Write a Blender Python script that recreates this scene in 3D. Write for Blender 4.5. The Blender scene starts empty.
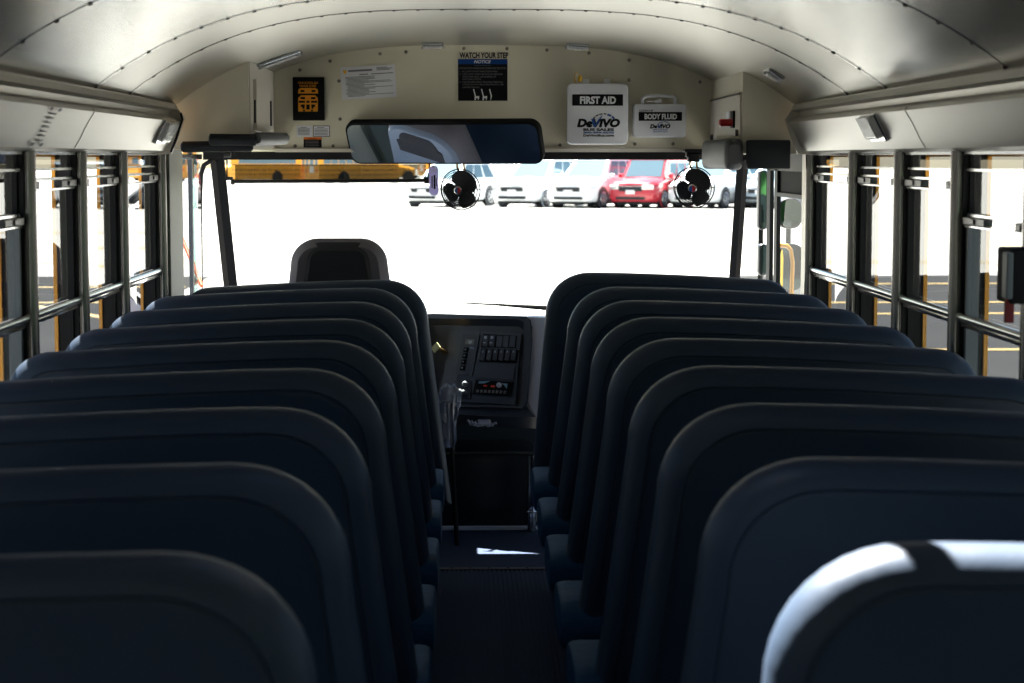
import bpy, bmesh, math, random
from mathutils import Vector, Matrix, Euler
random.seed(7)
SC = bpy.context.scene
C = SC.collection
PI = math.pi

# ------------------------------------------------------------------ camera
F = 2000.0                                   # focal length in pixels (1024 wide)
PITCH = math.atan(0.09175)
YAW = math.atan(0.0225 * math.cos(PITCH))
CAM = Vector((-0.07, 0.0, 1.52))
cd = bpy.data.cameras.new('camera')
cd.sensor_width = 36.0
cd.lens = F / 1024 * 36.0
cd.clip_end = 2000
cam = bpy.data.objects.new('camera', cd)
C.objects.link(cam)
cam.location = CAM
cam.rotation_euler = (PI / 2 - PITCH, 0, -YAW)
SC.camera = cam
cd.dof.use_dof = True
cd.dof.focus_distance = 7.6
cd.dof.aperture_fstop = 7.0

# ------------------------------------------------------------------ world, sun, exposure
SC.view_settings.view_transform = 'Standard'
SC.view_settings.look = 'None'
SC.view_settings.gamma = 1.0
SC.view_settings.use_curve_mapping = False
SC.view_settings.exposure = -0.35
world = bpy.data.worlds.new('sky')
SC.world = world
world.use_nodes = True
wn = world.node_tree.nodes
wl = world.node_tree.links
bgn = wn['Background']
skt = wn.new('ShaderNodeTexSky')
skt.sky_type = 'NISHITA'
skt.sun_disc = False
SUN_DIR = Vector((0.52, -1.0, -1.90)).normalized()      # the way the light travels
skt.sun_elevation = math.asin(-SUN_DIR.z)
skt.sun_rotation = math.atan2(-SUN_DIR.x, -SUN_DIR.y)
skt.air_density = 1.0
skt.dust_density = 0.7
wl.new(skt.outputs[0], bgn.inputs[0])
bgn.inputs[1].default_value = 0.26
sd = bpy.data.lights.new('sun', 'SUN')
sd.energy = 90.0
sd.angle = 0.0093
sd.color = (1.0, 0.95, 0.88)
sun = bpy.data.objects.new('sun', sd)
C.objects.link(sun)
sun.location = (-3, 20, 20)
sun.rotation_euler = SUN_DIR.to_track_quat('-Z', 'Y').to_euler()

# ------------------------------------------------------------------ helpers
def world_at(px, py, Y):
    """point on the plane y = Y seen at photo pixel (px, py)"""
    m = cam.rotation_euler.to_matrix()
    d = m @ Vector(((px - 512) / F, -(py - 341.5) / F, -1))
    return CAM + d * (Y / d.y)

def ray(px, py):
    return cam.rotation_euler.to_matrix() @ Vector(((px - 512) / F, -(py - 341.5) / F, -1))

MATS = {}
def mat(name, col, rough=0.5, metal=0.0, bump=0.0, bscale=50.0, var=0.0, vscale=3.0, coat=0.0,
        emit=None, spec=0.5, stretch=None):
    m = bpy.data.materials.new(name)
    m.use_nodes = True
    nt = m.node_tree
    b = nt.nodes['Principled BSDF']
    b.inputs['Base Color'].default_value = (*col, 1)
    b.inputs['Roughness'].default_value = rough
    b.inputs['Metallic'].default_value = metal
    b.inputs['Specular IOR Level'].default_value = spec
    b.inputs['Coat Weight'].default_value = coat
    tc = nt.nodes.new('ShaderNodeTexCoord')
    mp = nt.nodes.new('ShaderNodeMapping')
    nt.links.new(tc.outputs['Object'], mp.inputs[0])
    if stretch:
        mp.inputs['Scale'].default_value = stretch
    if bump:
        n = nt.nodes.new('ShaderNodeTexNoise')
        n.inputs['Scale'].default_value = bscale
        n.inputs['Detail'].default_value = 4
        bp = nt.nodes.new('ShaderNodeBump')
        bp.inputs['Strength'].default_value = bump
        bp.inputs['Distance'].default_value = 0.01
        nt.links.new(mp.outputs[0], n.inputs['Vector'])
        nt.links.new(n.outputs['Fac'], bp.inputs['Height'])
        nt.links.new(bp.outputs[0], b.inputs['Normal'])
    if var:
        n = nt.nodes.new('ShaderNodeTexNoise')
        n.inputs['Scale'].default_value = vscale
        n.inputs['Detail'].default_value = 5
        cr = nt.nodes.new('ShaderNodeMix')
        cr.data_type = 'RGBA'
        cr.inputs['A'].default_value = (*[c * (1 - var) for c in col], 1)
        cr.inputs['B'].default_value = (*[min(1, c * (1 + var)) for c in col], 1)
        nt.links.new(mp.outputs[0], n.inputs['Vector'])
        nt.links.new(n.outputs['Fac'], cr.inputs['Factor'])
        nt.links.new(cr.outputs['Result'], b.inputs['Base Color'])
    if emit:
        b.inputs['Emission Color'].default_value = (*emit[0], 1)
        b.inputs['Emission Strength'].default_value = emit[1]
    MATS[name] = m
    return m

def glass(name, tint, ior=1.5, rough=0.0):
    m = bpy.data.materials.new(name)
    m.use_nodes = True
    nt = m.node_tree
    nt.nodes.remove(nt.nodes['Principled BSDF'])
    out = nt.nodes['Material Output']
    tr = nt.nodes.new('ShaderNodeBsdfTransparent')
    tr.inputs[0].default_value = (*tint, 1)
    gl = nt.nodes.new('ShaderNodeBsdfGlossy')
    gl.inputs['Roughness'].default_value = rough
    fr = nt.nodes.new('ShaderNodeFresnel')
    geo = nt.nodes.new('ShaderNodeNewGeometry')           # same reflectance from either side of a thin pane
    mr = nt.nodes.new('ShaderNodeMapRange')
    mr.inputs['To Min'].default_value = ior
    mr.inputs['To Max'].default_value = 1.0 / ior
    nt.links.new(geo.outputs['Backfacing'], mr.inputs['Value'])
    nt.links.new(mr.outputs['Result'], fr.inputs[0])
    mx = nt.nodes.new('ShaderNodeMixShader')
    nt.links.new(fr.outputs[0], mx.inputs[0])
    nt.links.new(tr.outputs[0], mx.inputs[1])
    nt.links.new(gl.outputs[0], mx.inputs[2])
    nt.links.new(mx.outputs[0], out.inputs[0])
    MATS[name] = m
    return m

# painted and brushed interior
mat('ceiling_cream', (0.47, 0.445, 0.375), 0.30, 0.75, bump=0.05, bscale=90, var=0.04, vscale=2)
mat('ceiling_metal', (0.40, 0.385, 0.34), 0.20, 1.0, bump=0.04, bscale=90, var=0.12, vscale=3, stretch=(1, 6, 1))
mat('cove_paint', (0.56, 0.53, 0.46), 0.38, 0.45, bump=0.05, bscale=60, var=0.04)
mat('beige_paint', (0.70, 0.655, 0.51), 0.5, 0.0, bump=0.05, bscale=120, var=0.03)
mat('pale_paint', (0.66, 0.61, 0.52), 0.45, 0.0, var=0.03)
mat('pillar_paint', (0.20, 0.21, 0.165), 0.5)
mat('rivet_pale', (0.22, 0.20, 0.16), 0.45, 0.5)
mat('rivet', (0.10, 0.095, 0.085), 0.45, 0.8)
mat('joint_tone', (0.30, 0.28, 0.24), 0.4, 0.7)  # darker tone of the cove panel joints
mat('chrome', (0.62, 0.62, 0.62), 0.18, 1.0)
mat('brushed_post', (0.30, 0.285, 0.27), 0.25, 1.0, bump=0.05, bscale=200, stretch=(1, 1, 0.05))
mat('black_metal', (0.008, 0.008, 0.009), 0.5, spec=0.2)
mat('black_rubber', (0.008, 0.008, 0.009), 0.75, spec=0.15)
mat('black_plastic', (0.014, 0.016, 0.020), 0.35, bump=0.05, bscale=300)
mat('grey_plastic', (0.52, 0.53, 0.64), 0.5, bump=0.05, bscale=300)
mat('exit_grey', (0.10, 0.12, 0.13), 0.5)
mat('dash_plastic', (0.034, 0.044, 0.064), 0.42, bump=0.06, bscale=400)
mat('dash_panel', (0.048, 0.063, 0.092), 0.4)
mat('vinyl', (0.027, 0.043, 0.070), 0.48, spec=0.3, bump=0.16, bscale=16, var=0.10, vscale=4)
mat('vinyl_seam', (0.022, 0.035, 0.056), 0.5)
mat('cushion_vinyl', (0.016, 0.060, 0.130), 0.6, spec=0.12, bump=0.5, bscale=14, var=0.10, stretch=(1, 1, 4))
mat('pad_vinyl', (0.020, 0.022, 0.026), 0.6, spec=0.2, bump=0.2, bscale=30, var=0.1)
mat('pad_grey', (0.095, 0.098, 0.10), 0.55, bump=0.2, bscale=30, var=0.1)
mat('driver_fabric', (0.030, 0.028, 0.034), 0.9, bump=0.4, bscale=500, var=0.3, vscale=300)
mat('driver_front', (0.20, 0.23, 0.30), 0.85, bump=0.3, bscale=500, var=0.2, vscale=200)
mat('driver_side', (0.16, 0.14, 0.16), 0.85, bump=0.3, bscale=500, var=0.15, vscale=200)
mat('floor_rubber', (0.022, 0.034, 0.068), 0.75, spec=0.12, bump=0.08, bscale=60, var=0.12, vscale=8)
mat('frame_steel', (0.02, 0.022, 0.026), 0.4, 0.6)
mat('body_yellow', (0.72, 0.31, 0.010), 0.35, coat=0.3)
mat('paint_line', (0.16, 0.105, 0.015), 0.8, var=0.15, vscale=20)
mat('white_plastic', (0.84, 0.85, 0.89), 0.35)
mat('label_white', (0.74, 0.74, 0.77), 0.5)
mat('ink_black', (0.007, 0.007, 0.008), 0.7, spec=0.1)
mat('ink_grey', (0.16, 0.16, 0.17), 0.6)
mat('ink_white', (0.80, 0.80, 0.81), 0.5)
mat('ink_blue', (0.02, 0.09, 0.32), 0.5)
mat('sign_blue', (0.008, 0.05, 0.20), 0.6, spec=0.1)
mat('sign_orange', (0.85, 0.33, 0.01), 0.5)
mat('label_orange', (0.75, 0.16, 0.01), 0.5)
mat('yellow_tag', (0.80, 0.45, 0.02), 0.5)
mat('red', (0.50, 0.015, 0.012), 0.35)
mat('belt_red', (0.16, 0.008, 0.012), 0.7)
mat('red_arm', (0.75, 0.10, 0.03), 0.5)
mat('lamp_lens', (0.62, 0.62, 0.60), 0.15, 0.3, bump=0.4, bscale=90)
mat('tag_lilac', (0.50, 0.47, 0.62), 0.5)
mat('brass', (0.55, 0.34, 0.12), 0.3, 0.9)
mat('mirror_glass', (0.80, 0.84, 0.90), 0.015, 1.0)
mat('green_mirror', (0.20, 0.30, 0.25), 0.02, 1.0)
mat('display_red', (0.3, 0.01, 0.01), 0.4, emit=((1, 0.08, 0.02), 0.10))
mat('switch_mark', (0.35, 0.42, 0.5), 0.5)
mat('radio_blue', (0.20, 0.38, 0.55), 0.3)
mat('knob_cream', (0.60, 0.60, 0.30), 0.5)
mat('asphalt', (0.020, 0.0205, 0.021), 0.9, bump=0.3, bscale=30, var=0.22, vscale=0.6, spec=0.02)
mat('bright_ground', (0.19, 0.19, 0.185), 0.9, bump=0.15, bscale=20, var=0.08, vscale=0.5, spec=0.1)  # overexposed ground ahead: its brightness is put into the colour
mat('tyre', (0.02, 0.02, 0.022), 0.8)
mat('rim', (0.55, 0.56, 0.58), 0.3, 0.8)
mat('car_white', (0.80, 0.82, 0.84), 0.25, coat=0.5)
mat('car_silver', (0.45, 0.52, 0.58), 0.25, 0.4, coat=0.5)
mat('car_blue', (0.12, 0.24, 0.42), 0.25, coat=0.5)
mat('car_red', (0.45, 0.03, 0.045), 0.25, coat=0.5)
mat('car_dark', (0.022, 0.024, 0.027), 0.6, spec=0.2)
mat('car_trim', (0.05, 0.055, 0.06), 0.7)
mat('car_glass', (0.10, 0.16, 0.20), 0.06, 0.3)
mat('bark', (0.10, 0.07, 0.045), 0.9, bump=0.6, bscale=12)
mat('foliage', (0.045, 0.12, 0.035), 0.8, bump=1.0, bscale=3, var=0.5, vscale=2)
mat('teal_curtain', (0.35, 0.55, 0.55), 0.3)
glass('window_glass', (0.60, 0.63, 0.65), 1.42)
glass('clear_glass', (0.93, 0.97, 0.95), 1.3)
glass('door_glass', (0.90, 0.94, 0.93), 1.03)
glass('visor_tint', (0.20, 0.20, 0.18), 1.4)
glass('teal_tint', (0.55, 0.80, 0.78), 1.3)

def tag_material():
    m = bpy.data.materials.new('tag_lilac')
    m.use_nodes = True
    nt = m.node_tree
    p = nt.nodes['Principled BSDF']
    p.inputs['Base Color'].default_value = (0.62, 0.58, 0.78, 1)
    tr = nt.nodes.new('ShaderNodeBsdfTranslucent')
    tr.inputs[0].default_value = (0.62, 0.58, 0.80, 1)
    mx = nt.nodes.new('ShaderNodeMixShader')
    mx.inputs[0].default_value = 0.55
    nt.links.new(p.outputs[0], mx.inputs[1])
    nt.links.new(tr.outputs[0], mx.inputs[2])
    nt.links.new(mx.outputs[0], nt.nodes['Material Output'].inputs[0])
    MATS['tag_lilac'] = m
tag_material()

def bag_material():
    m = bpy.data.materials.new('crumpled_film')
    m.use_nodes = True
    nt = m.node_tree
    p = nt.nodes['Principled BSDF']
    p.inputs['Base Color'].default_value = (0.32, 0.34, 0.42, 1)
    p.inputs['Roughness'].default_value = 0.12
    tr = nt.nodes.new('ShaderNodeBsdfTransparent')
    mx = nt.nodes.new('ShaderNodeMixShader')
    mx.inputs[0].default_value = 0.42
    nt.links.new(tr.outputs[0], mx.inputs[1])
    nt.links.new(p.outputs[0], mx.inputs[2])
    nt.links.new(mx.outputs[0], nt.nodes['Material Output'].inputs[0])
    MATS['crumpled_film'] = m
bag_material()

def world_loc(o):
    v = Vector((0, 0, 0))
    while o:
        v = v + o.location
        o = o.parent
    return v

def thing(name, label=None, cat=None, loc=(0, 0, 0), rotz=0, group=None, kind=None):
    o = bpy.data.objects.new(name, None)
    o.empty_display_size = 0.1
    C.objects.link(o)
    o.location = loc
    o.rotation_euler = (0, 0, rotz)
    return tag(o, label, cat, group, kind)

def tag(o, label=None, cat=None, group=None, kind=None):
    if label: o['label'] = label
    if cat: o['category'] = cat
    if group: o['group'] = group
    if kind: o['kind'] = kind
    return o

class MB:
    def __init__(s):
        s.bm = bmesh.new()
    def poly(s, pts, faces):
        vs = [s.bm.verts.new(p) for p in pts]
        for f in faces:
            try: s.bm.faces.new([vs[i] for i in f])
            except ValueError: pass
        return vs
    def box(s, c, d, rot=None, bevel=0.0, seg=2):
        t = bmesh.new()
        bmesh.ops.create_cube(t, size=1.0)
        for v in t.verts:
            v.co = Vector((v.co.x * d[0], v.co.y * d[1], v.co.z * d[2]))
        if bevel:
            bmesh.ops.bevel(t, geom=t.edges[:] , offset=bevel, segments=seg, profile=0.5, affect='EDGES')
        if rot is not None:
            M = rot if isinstance(rot, Matrix) else Euler(rot).to_matrix()
            for v in t.verts: v.co = M @ v.co
        for v in t.verts: v.co += Vector(c)
        s.merge(t)
        return s
    def b2(s, a, b, bevel=0.0):
        c = [(a[i] + b[i]) / 2 for i in range(3)]
        d = [abs(a[i] - b[i]) for i in range(3)]
        return s.box(c, d, bevel=bevel)
    def merge(s, t):
        me = bpy.data.meshes.new('tmp')
        t.to_mesh(me); t.free()
        s.bm.from_mesh(me)
        bpy.data.meshes.remove(me)
    def cyl(s, p1, p2, r, r2=None, n=16, caps=True):
        p1, p2 = Vector(p1), Vector(p2)
        r2 = r if r2 is None else r2
        d = p2 - p1
        q = d.to_track_quat('Z', 'Y').to_matrix()
        t = bmesh.new()
        bmesh.ops.create_cone(t, cap_ends=caps, segments=n, radius1=r, radius2=r2, depth=d.length)
        for v in t.verts: v.co = q @ v.co + (p1 + p2) / 2
        s.merge(t)
        return s
    def tube(s, pts, r, n=8, closed=False, caps=True):
        pts = [Vector(p) for p in pts]
        N = len(pts)
        rings = []
        prev = None
        for i, p in enumerate(pts):
            if closed: t = pts[(i + 1) % N] - pts[i - 1]
            else: t = pts[min(i + 1, N - 1)] - pts[max(i - 1, 0)]
            if t.length < 1e-9: t = Vector((0, 0, 1))
            t.normalize()
            if prev is None:
                a = Vector((0, 0, 1)) if abs(t.z) < 0.9 else Vector((1, 0, 0))
                u = t.cross(a).normalized()
            else:
                u = (prev - t * prev.dot(t)).normalized()
            prev = u
            w = t.cross(u)
            rr = r[i] if isinstance(r, (list, tuple)) else r
            rings.append([s.bm.verts.new(p + u * math.cos(2 * PI * k / n) * rr + w * math.sin(2 * PI * k / n) * rr) for k in range(n)])
        M = N if closed else N - 1
        for i in range(M):
            A, B = rings[i], rings[(i + 1) % N]
            for k in range(n):
                s.bm.faces.new((A[k], A[(k + 1) % n], B[(k + 1) % n], B[k]))
        if not closed and caps:
            s.bm.faces.new(rings[0][::-1]); s.bm.faces.new(rings[-1])
        return s
    def ring(s, c, axis, R, r, n=32, m=6):
        axis = Vector(axis).normalized()
        q = axis.to_track_quat('Z', 'Y').to_matrix()
        return s.tube([Vector(c) + q @ Vector((R * math.cos(2 * PI * k / n), R * math.sin(2 * PI * k / n), 0)) for k in range(n)], r, m, closed=True)
    def prism(s, pts, vec):
        pts = [Vector(p) for p in pts]; vec = Vector(vec)
        n = len(pts)
        a = [s.bm.verts.new(p) for p in pts]
        b = [s.bm.verts.new(p + vec) for p in pts]
        s.bm.faces.new(a); s.bm.faces.new(b[::-1])
        for i in range(n):
            s.bm.faces.new((a[i], b[i], b[(i + 1) % n], a[(i + 1) % n]))
        return s
    def lathe(s, prof, c, axis=(0, 0, 1), n=24):
        """prof = [(r, h)] along axis"""
        q = Vector(axis).normalized().to_track_quat('Z', 'Y').to_matrix()
        c = Vector(c)
        rings = []
        for r, h in prof:
            rings.append([s.bm.verts.new(c + q @ Vector((max(r, 1e-5) * math.cos(2 * PI * k / n), max(r, 1e-5) * math.sin(2 * PI * k / n), h))) for k in range(n)])
        for i in range(len(rings) - 1):
            for k in range(n):
                s.bm.faces.new((rings[i][k], rings[i][(k + 1) % n], rings[i + 1][(k + 1) % n], rings[i + 1][k]))
        s.bm.faces.new(rings[0][::-1]); s.bm.faces.new(rings[-1])
        return s
    def loft(s, rings, cap=True):
        R = [[s.bm.verts.new(p) for p in r] for r in rings]
        n = len(R[0])
        for i in range(len(R) - 1):
            for k in range(n):
                s.bm.faces.new((R[i][k], R[i][(k + 1) % n], R[i + 1][(k + 1) % n], R[i + 1][k]))
        if cap:
            s.bm.faces.new(R[0][::-1]); s.bm.faces.new(R[-1])
        return s
    def build(s, name, m, parent=None, smooth=False, local=False, weld=True):
        """coordinates are world coordinates unless local; a top-level mesh gets its origin at its base"""
        if weld:
            bmesh.ops.remove_doubles(s.bm, verts=s.bm.verts, dist=1e-6)
        bmesh.ops.recalc_face_normals(s.bm, faces=s.bm.faces)
        me = bpy.data.meshes.new(name)
        if parent is not None:
            if not local:
                off = world_loc(parent)
                for v in s.bm.verts: v.co -= off
            loc = Vector((0, 0, 0))
        else:
            xs = [v.co for v in s.bm.verts]
            loc = Vector(((min(v.x for v in xs) + max(v.x for v in xs)) / 2, (min(v.y for v in xs) + max(v.y for v in xs)) / 2, min(v.z for v in xs)))
            if local: loc = Vector((0, 0, 0))
            for v in s.bm.verts: v.co -= loc
        s.bm.to_mesh(me); s.bm.free()
        if smooth:
            me.polygons.foreach_set('use_smooth', [True] * len(me.polygons))
            try: me.set_sharp_from_angle(angle=math.radians(40))
            except Exception: pass
        me.materials.append(MATS[m])
        o = bpy.data.objects.new(name, me)
        C.objects.link(o)
        o.location = loc
        if parent is not None:
            o.parent = parent
        return o

def copy_tree(o, parent=None):
    c = o.copy()
    C.objects.link(c)
    if parent is not None: c.parent = parent
    for ch in list(o.children):
        copy_tree(ch, c)
    return c

def lettering(body, x0, x1, z0, z1, Y, m, parent, name='lettering', bold=0.0, shear=0.0, depth=0.0006):
    """flat letters facing the back of the bus, fitted to the box x0..x1, z0..z1 on the plane y = Y"""
    cu = bpy.data.curves.new('letters', 'FONT')
    cu.body = body
    cu.size = 1.0
    cu.offset = bold
    cu.shear = shear
    cu.extrude = 0.0
    cu.resolution_u = 3
    o = bpy.data.objects.new('letters', cu)
    C.objects.link(o)
    dg = bpy.context.evaluated_depsgraph_get()
    me = bpy.data.meshes.new_from_object(o.evaluated_get(dg))
    bpy.data.objects.remove(o)
    xs = [v.co.x for v in me.vertices]; ys = [v.co.y for v in me.vertices]
    ax, bx, ay, by = min(xs), max(xs), min(ys), max(ys)
    off = world_loc(parent)
    for v in me.vertices:
        X = x0 + (v.co.x - ax) / (bx - ax) * (x1 - x0)
        Z = z0 + (v.co.y - ay) / (by - ay) * (z1 - z0)
        v.co = Vector((X, Y, Z)) - off
    me.name = name
    me.materials.append(MATS[m])
    t = bpy.data.objects.new(name, me)
    C.objects.link(t)
    t.parent = parent
    return t

def W(px, py, Y): return world_at(px, py, Y)

def plate(px0, py0, px1, py1, Y, th):
    """box whose rear-facing face covers a pixel rectangle on plane y = Y"""
    a = W(px0, py0, Y); b = W(px1, py1, Y)
    return (a.x, Y, b.z), (b.x, Y + th, a.z)

def rounded_rect(x0, x1, z0, z1, r, n=5):
    pts = []
    for cx, cz, a0 in ((x1 - r, z1 - r, 0), (x0 + r, z1 - r, 90), (x0 + r, z0 + r, 180), (x1 - r, z0 + r, 270)):
        for k in range(n + 1):
            a = math.radians(a0 + 90 * k / n)
            pts.append((cx + r * math.cos(a), cz + r * math.sin(a)))
    return pts

def rr_slab(mb, x0, x1, z0, z1, r, Y, th, edge=0.0, n=5):
    """rounded slab facing -y, from y=Y to y=Y+th with softened front rim"""
    rings = []
    for ins, y in ((edge, Y), (edge * 0.3, Y + edge * 0.3), (0, Y + edge), (0, Y + th)) if edge else ((0, Y), (0, Y + th)):
        rings.append([(p[0], y, p[1]) for p in rounded_rect(x0 + ins, x1 - ins, z0 + ins, z1 - ins, max(r - ins, 1e-4), n)])
    mb.loft(rings)
    return mb

# ------------------------------------------------------------------ dimensions of the bus
HW = 1.15            # half width at the window wall
ZH = 1.535           # window head
ZR = 1.13            # meeting rail
ZS = 0.78            # sill
Y0 = -1.6            # rear wall
YF = 8.0             # front header plane
GZ = -0.75           # ground beside the bus
POSTS = [7.04, 6.25, 5.58, 4.92, 4.27, 3.61, 2.95, 2.29, 1.63, 0.97, 0.31, -0.35, -1.01, Y0]

def arch(x):
    t = min(abs(x) / 1.09, 1.0)
    return 1.965 - 0.258 * t ** 3.3

# ------------------------------------------------------------------ ground, ramp and the lot beyond
g = MB()
for x0, x1 in ((-120, -4.9), (4.9, 120)):
    ys = [-80, 0, 12, 20, 30, 38]
    zs = [GZ, GZ, GZ, GZ, GZ, GZ + 0.04]
    pts = [(x, y, z) for y, z in zip(ys, zs) for x in (x0, x1)]
    g.poly(pts, [(2 * i, 2 * i + 1, 2 * i + 3, 2 * i + 2) for i in range(len(ys) - 1)])
gr = g.build('ground', 'asphalt')
tag(gr, kind='structure')
def ground_z(y):
    if 30 < y < 40: return GZ + 0.05 * (y - 30) / 10
    ys = [-80, 30, 40, 52, 60, 66, 84, 125, 400]
    zs = [GZ, GZ, GZ + 0.05, GZ + 0.25, -0.45, -0.22, -0.22, GZ, GZ]
    for i in range(len(ys) - 1):
        if y <= ys[i + 1]:
            return zs[i] + (zs[i + 1] - zs[i]) * (y - ys[i]) / (ys[i + 1] - ys[i])
    return GZ
g = MB()
ys = [-80, 30, 38]
g.poly([(x, y, ground_z(y)) for y in ys for x in (-4.9, 4.9)], [(2 * i, 2 * i + 1, 2 * i + 3, 2 * i + 2) for i in range(2)])
ys = [38, 40, 52, 60, 66, 84, 125, 400]
g.poly([(x, y, ground_z(y)) for y in ys for x in (-250, 250)], [(2 * i, 2 * i + 1, 2 * i + 3, 2 * i + 2) for i in range(7)])
tag(g.build('bright_apron', 'bright_ground'), kind='structure')  # paler ground put in so the lot ahead burns out white
def ground_line(a, b, w=0.14):
    a = Vector((*a, 0)); b = Vector((*b, 0))
    n = (b - a).cross(Vector((0, 0, 1))).normalized() * w / 2
    m = MB()
    N = 8
    pts = []
    for i in range(N + 1):
        p = a.lerp(b, i / N)
        for s in (-1, 1):
            q = p + n * s
            pts.append((q.x, q.y, ground_z(q.y) + 0.006))
    m.poly(pts, [(2 * i, 2 * i + 1, 2 * i + 3, 2 * i + 2) for i in range(N)])
    m.build('painted_line', 'paint_line', gr)
for y in (17.5, 23.5, 29.0, 31.2, 35.5, 41, 47, 54):
    ground_line((5.0, y), (26, y + 0.4), 0.22 if y < 40 else 0.45)
for y in (16.8, 23.0, 31.5, 35.0, 42):
    ground_line((-5.0, y), (-26, y - 0.6), 0.22 if y < 40 else 0.45)
ground_line((-5.0, 22), (-12, 33), 0.2)
ground_line((-5.2, 28.5), (-9.5, 35), 0.2)

# ------------------------------------------------------------------ floor
m = MB()
m.b2((-HW, Y0, -0.06), (HW, 8.3, 0.0))
floor = m.build('floor', 'floor_rubber'); tag(floor, kind='structure')
m = MB()
for k in range(24):                                # ribs of the aisle mat
    x = -0.17 + k * 0.0165
    m.b2((x - 0.0045, Y0 + 0.05, 0.0005), (x + 0.0045, 7.28, 0.006))
m.build('floor_rib', 'floor_rubber', floor)
m = MB(); m.b2((-0.30, Y0 + 0.05, 0.0005), (-0.19, 7.28, 0.004)); m.build('aisle_edge_strip', 'floor_rubber', floor)
m = MB(); m.b2((0.225, Y0 + 0.05, 0.0005), (0.33, 7.28, 0.004)); m.build('aisle_edge_strip', 'floor_rubber', floor)
m = MB(); m.b2((-0.25, 7.30, 0.0005), (0.32, 8.10, 0.005)); m.build('floor_mat', 'floor_rubber', floor)
m = MB(); m.b2((-0.25, 7.275, 0.0005), (0.32, 7.305, 0.010), 0.002)
for k in range(8): m.cyl((-0.2 + k * 0.07, 7.29, 0.009), (-0.2 + k * 0.07, 7.29, 0.013), 0.005, n=8)
m.build('threshold_strip', 'rivet', floor)

# ------------------------------------------------------------------ ceiling
ceil = thing('ceiling', kind='structure', loc=(0, 3, 1.9))
SEAMS = [Y0, -0.6, 0.62, 1.85, 3.08, 4.30, 5.53, 6.08, 8.06]
HX0, HX1, HY0, HY1 = -0.30, 0.32, 2.34, 2.94           # roof hatch opening
def arch_xs(a, b, n):
    return [a + (b - a) * k / n for k in range(n + 1)]
def ceil_strip(mb, xa, xb, ya, yb, dz=0.0):
    n = max(2, int(abs(xb - xa) / 0.05))
    xs = arch_xs(xa, xb, n)
    pts = [(x, y, arch(x) + dz) for x in xs for y in (ya, yb)]
    mb.poly(pts, [(2 * i, 2 * i + 1, 2 * i + 3, 2 * i + 2) for i in range(n)])
XE = 1.088
for i in range(len(SEAMS) - 1):
    a, b = SEAMS[i], SEAMS[i + 1]
    m = MB()
    cuts = [(a, b, False)]
    if a < HY0 < b or a < HY1 < b:
        y1 = max(a, HY0); y2 = min(b, HY1)
        cuts = [(a, y1, False), (y1, y2, True), (y2, b, False)]
    for ya, yb, hole in cuts:
        if yb - ya < 1e-4: continue
        if hole:
            ceil_strip(m, -XE, HX0, ya, yb); ceil_strip(m, HX1, XE, ya, yb)
        else:
            ceil_strip(m, -XE, XE, ya, yb)
    m.build('ceiling_panel', 'ceiling_metal' if b < 5.6 else 'ceiling_cream', ceil, smooth=True)
for y in SEAMS[1:-1]:
    m = MB()
    xs = arch_xs(-XE, XE, 44)
    prof = ((y - 0.020, -0.0002), (y - 0.0195, -0.0014), (y + 0.010, -0.0014), (y + 0.0105, -0.0002))
    pts = [(x, py, arch(x) + dz) for x in xs for py, dz in prof]
    fs = []
    for i in range(len(xs) - 1):
        for k in range(3):
            fs.append((4 * i + k, 4 * i + k + 1, 4 * i + 5 + k, 4 * i + 4 + k))
    m.poly(pts, fs)
    m.build('seam_strip', 'ceiling_metal', ceil, smooth=True)
    m = MB()
    for k in range(-15, 16):
        x = k * 0.072
        if abs(x) > 1.08: continue
        z = arch(x) - 0.0012
        sl = (arch(x + 0.001) - arch(x - 0.001)) / 0.002
        nrm = Vector((sl, 0, -1)).normalized()
        p = Vector((x, y - 0.012, z))
        m.lathe([(0.0062, 0), (0.0055, 0.002), (0.003, 0.0034), (0.0005, 0.0038)], p, nrm, n=10)
    m.build('rivet_row', 'rivet', ceil, smooth=True)
# roof skin above
m = MB()
n = 44
for ya, yb, hole in ((Y0 - 0.05, HY0, 0), (HY0, HY1, 1), (HY1, 8.4, 0)):
    for xa, xb in (((-1.2, HX0), (HX1, 1.2)) if hole else ((-1.2, 1.2),)):
        k = max(2, int((xb - xa) / 0.06))
        xs = arch_xs(xa, xb, k)
        pts = []
        for x in xs:
            z = 2.06 - 0.40 * (abs(x) / 1.2) ** 3.0
            pts += [(x, ya, z), (x, yb, z)]
        m.poly(pts, [(2 * i, 2 * i + 1, 2 * i + 3, 2 * i + 2) for i in range(k)])
roof = m.build('roof', 'body_yellow', smooth=True); tag(roof, kind='structure')
# hatch frame around the opening
m = MB()
for (xa, xb, ya, yb) in ((HX0 - 0.02, HX0, HY0 - 0.02, HY1 + 0.02), (HX1, HX1 + 0.02, HY0 - 0.02, HY1 + 0.02),
                         (HX0, HX1, HY0 - 0.02, HY0), (HX0, HX1, HY1, HY1 + 0.02)):
    m.b2((xa, ya, 1.945), (xb, yb, 2.08))
hatch = m.build('trim_9', 'black_metal'); tag(hatch, kind='structure')
m = MB()
m.box((0.165, (HY0 + HY1) / 2, 2.0), (0.045, 0.62, 0.02), rot=(0, 0, 0.35))  # unseen bar, placed and turned to throw a shadow stripe on the seat
m.build('hatch_shadow_bar', 'black_metal', hatch)

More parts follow.
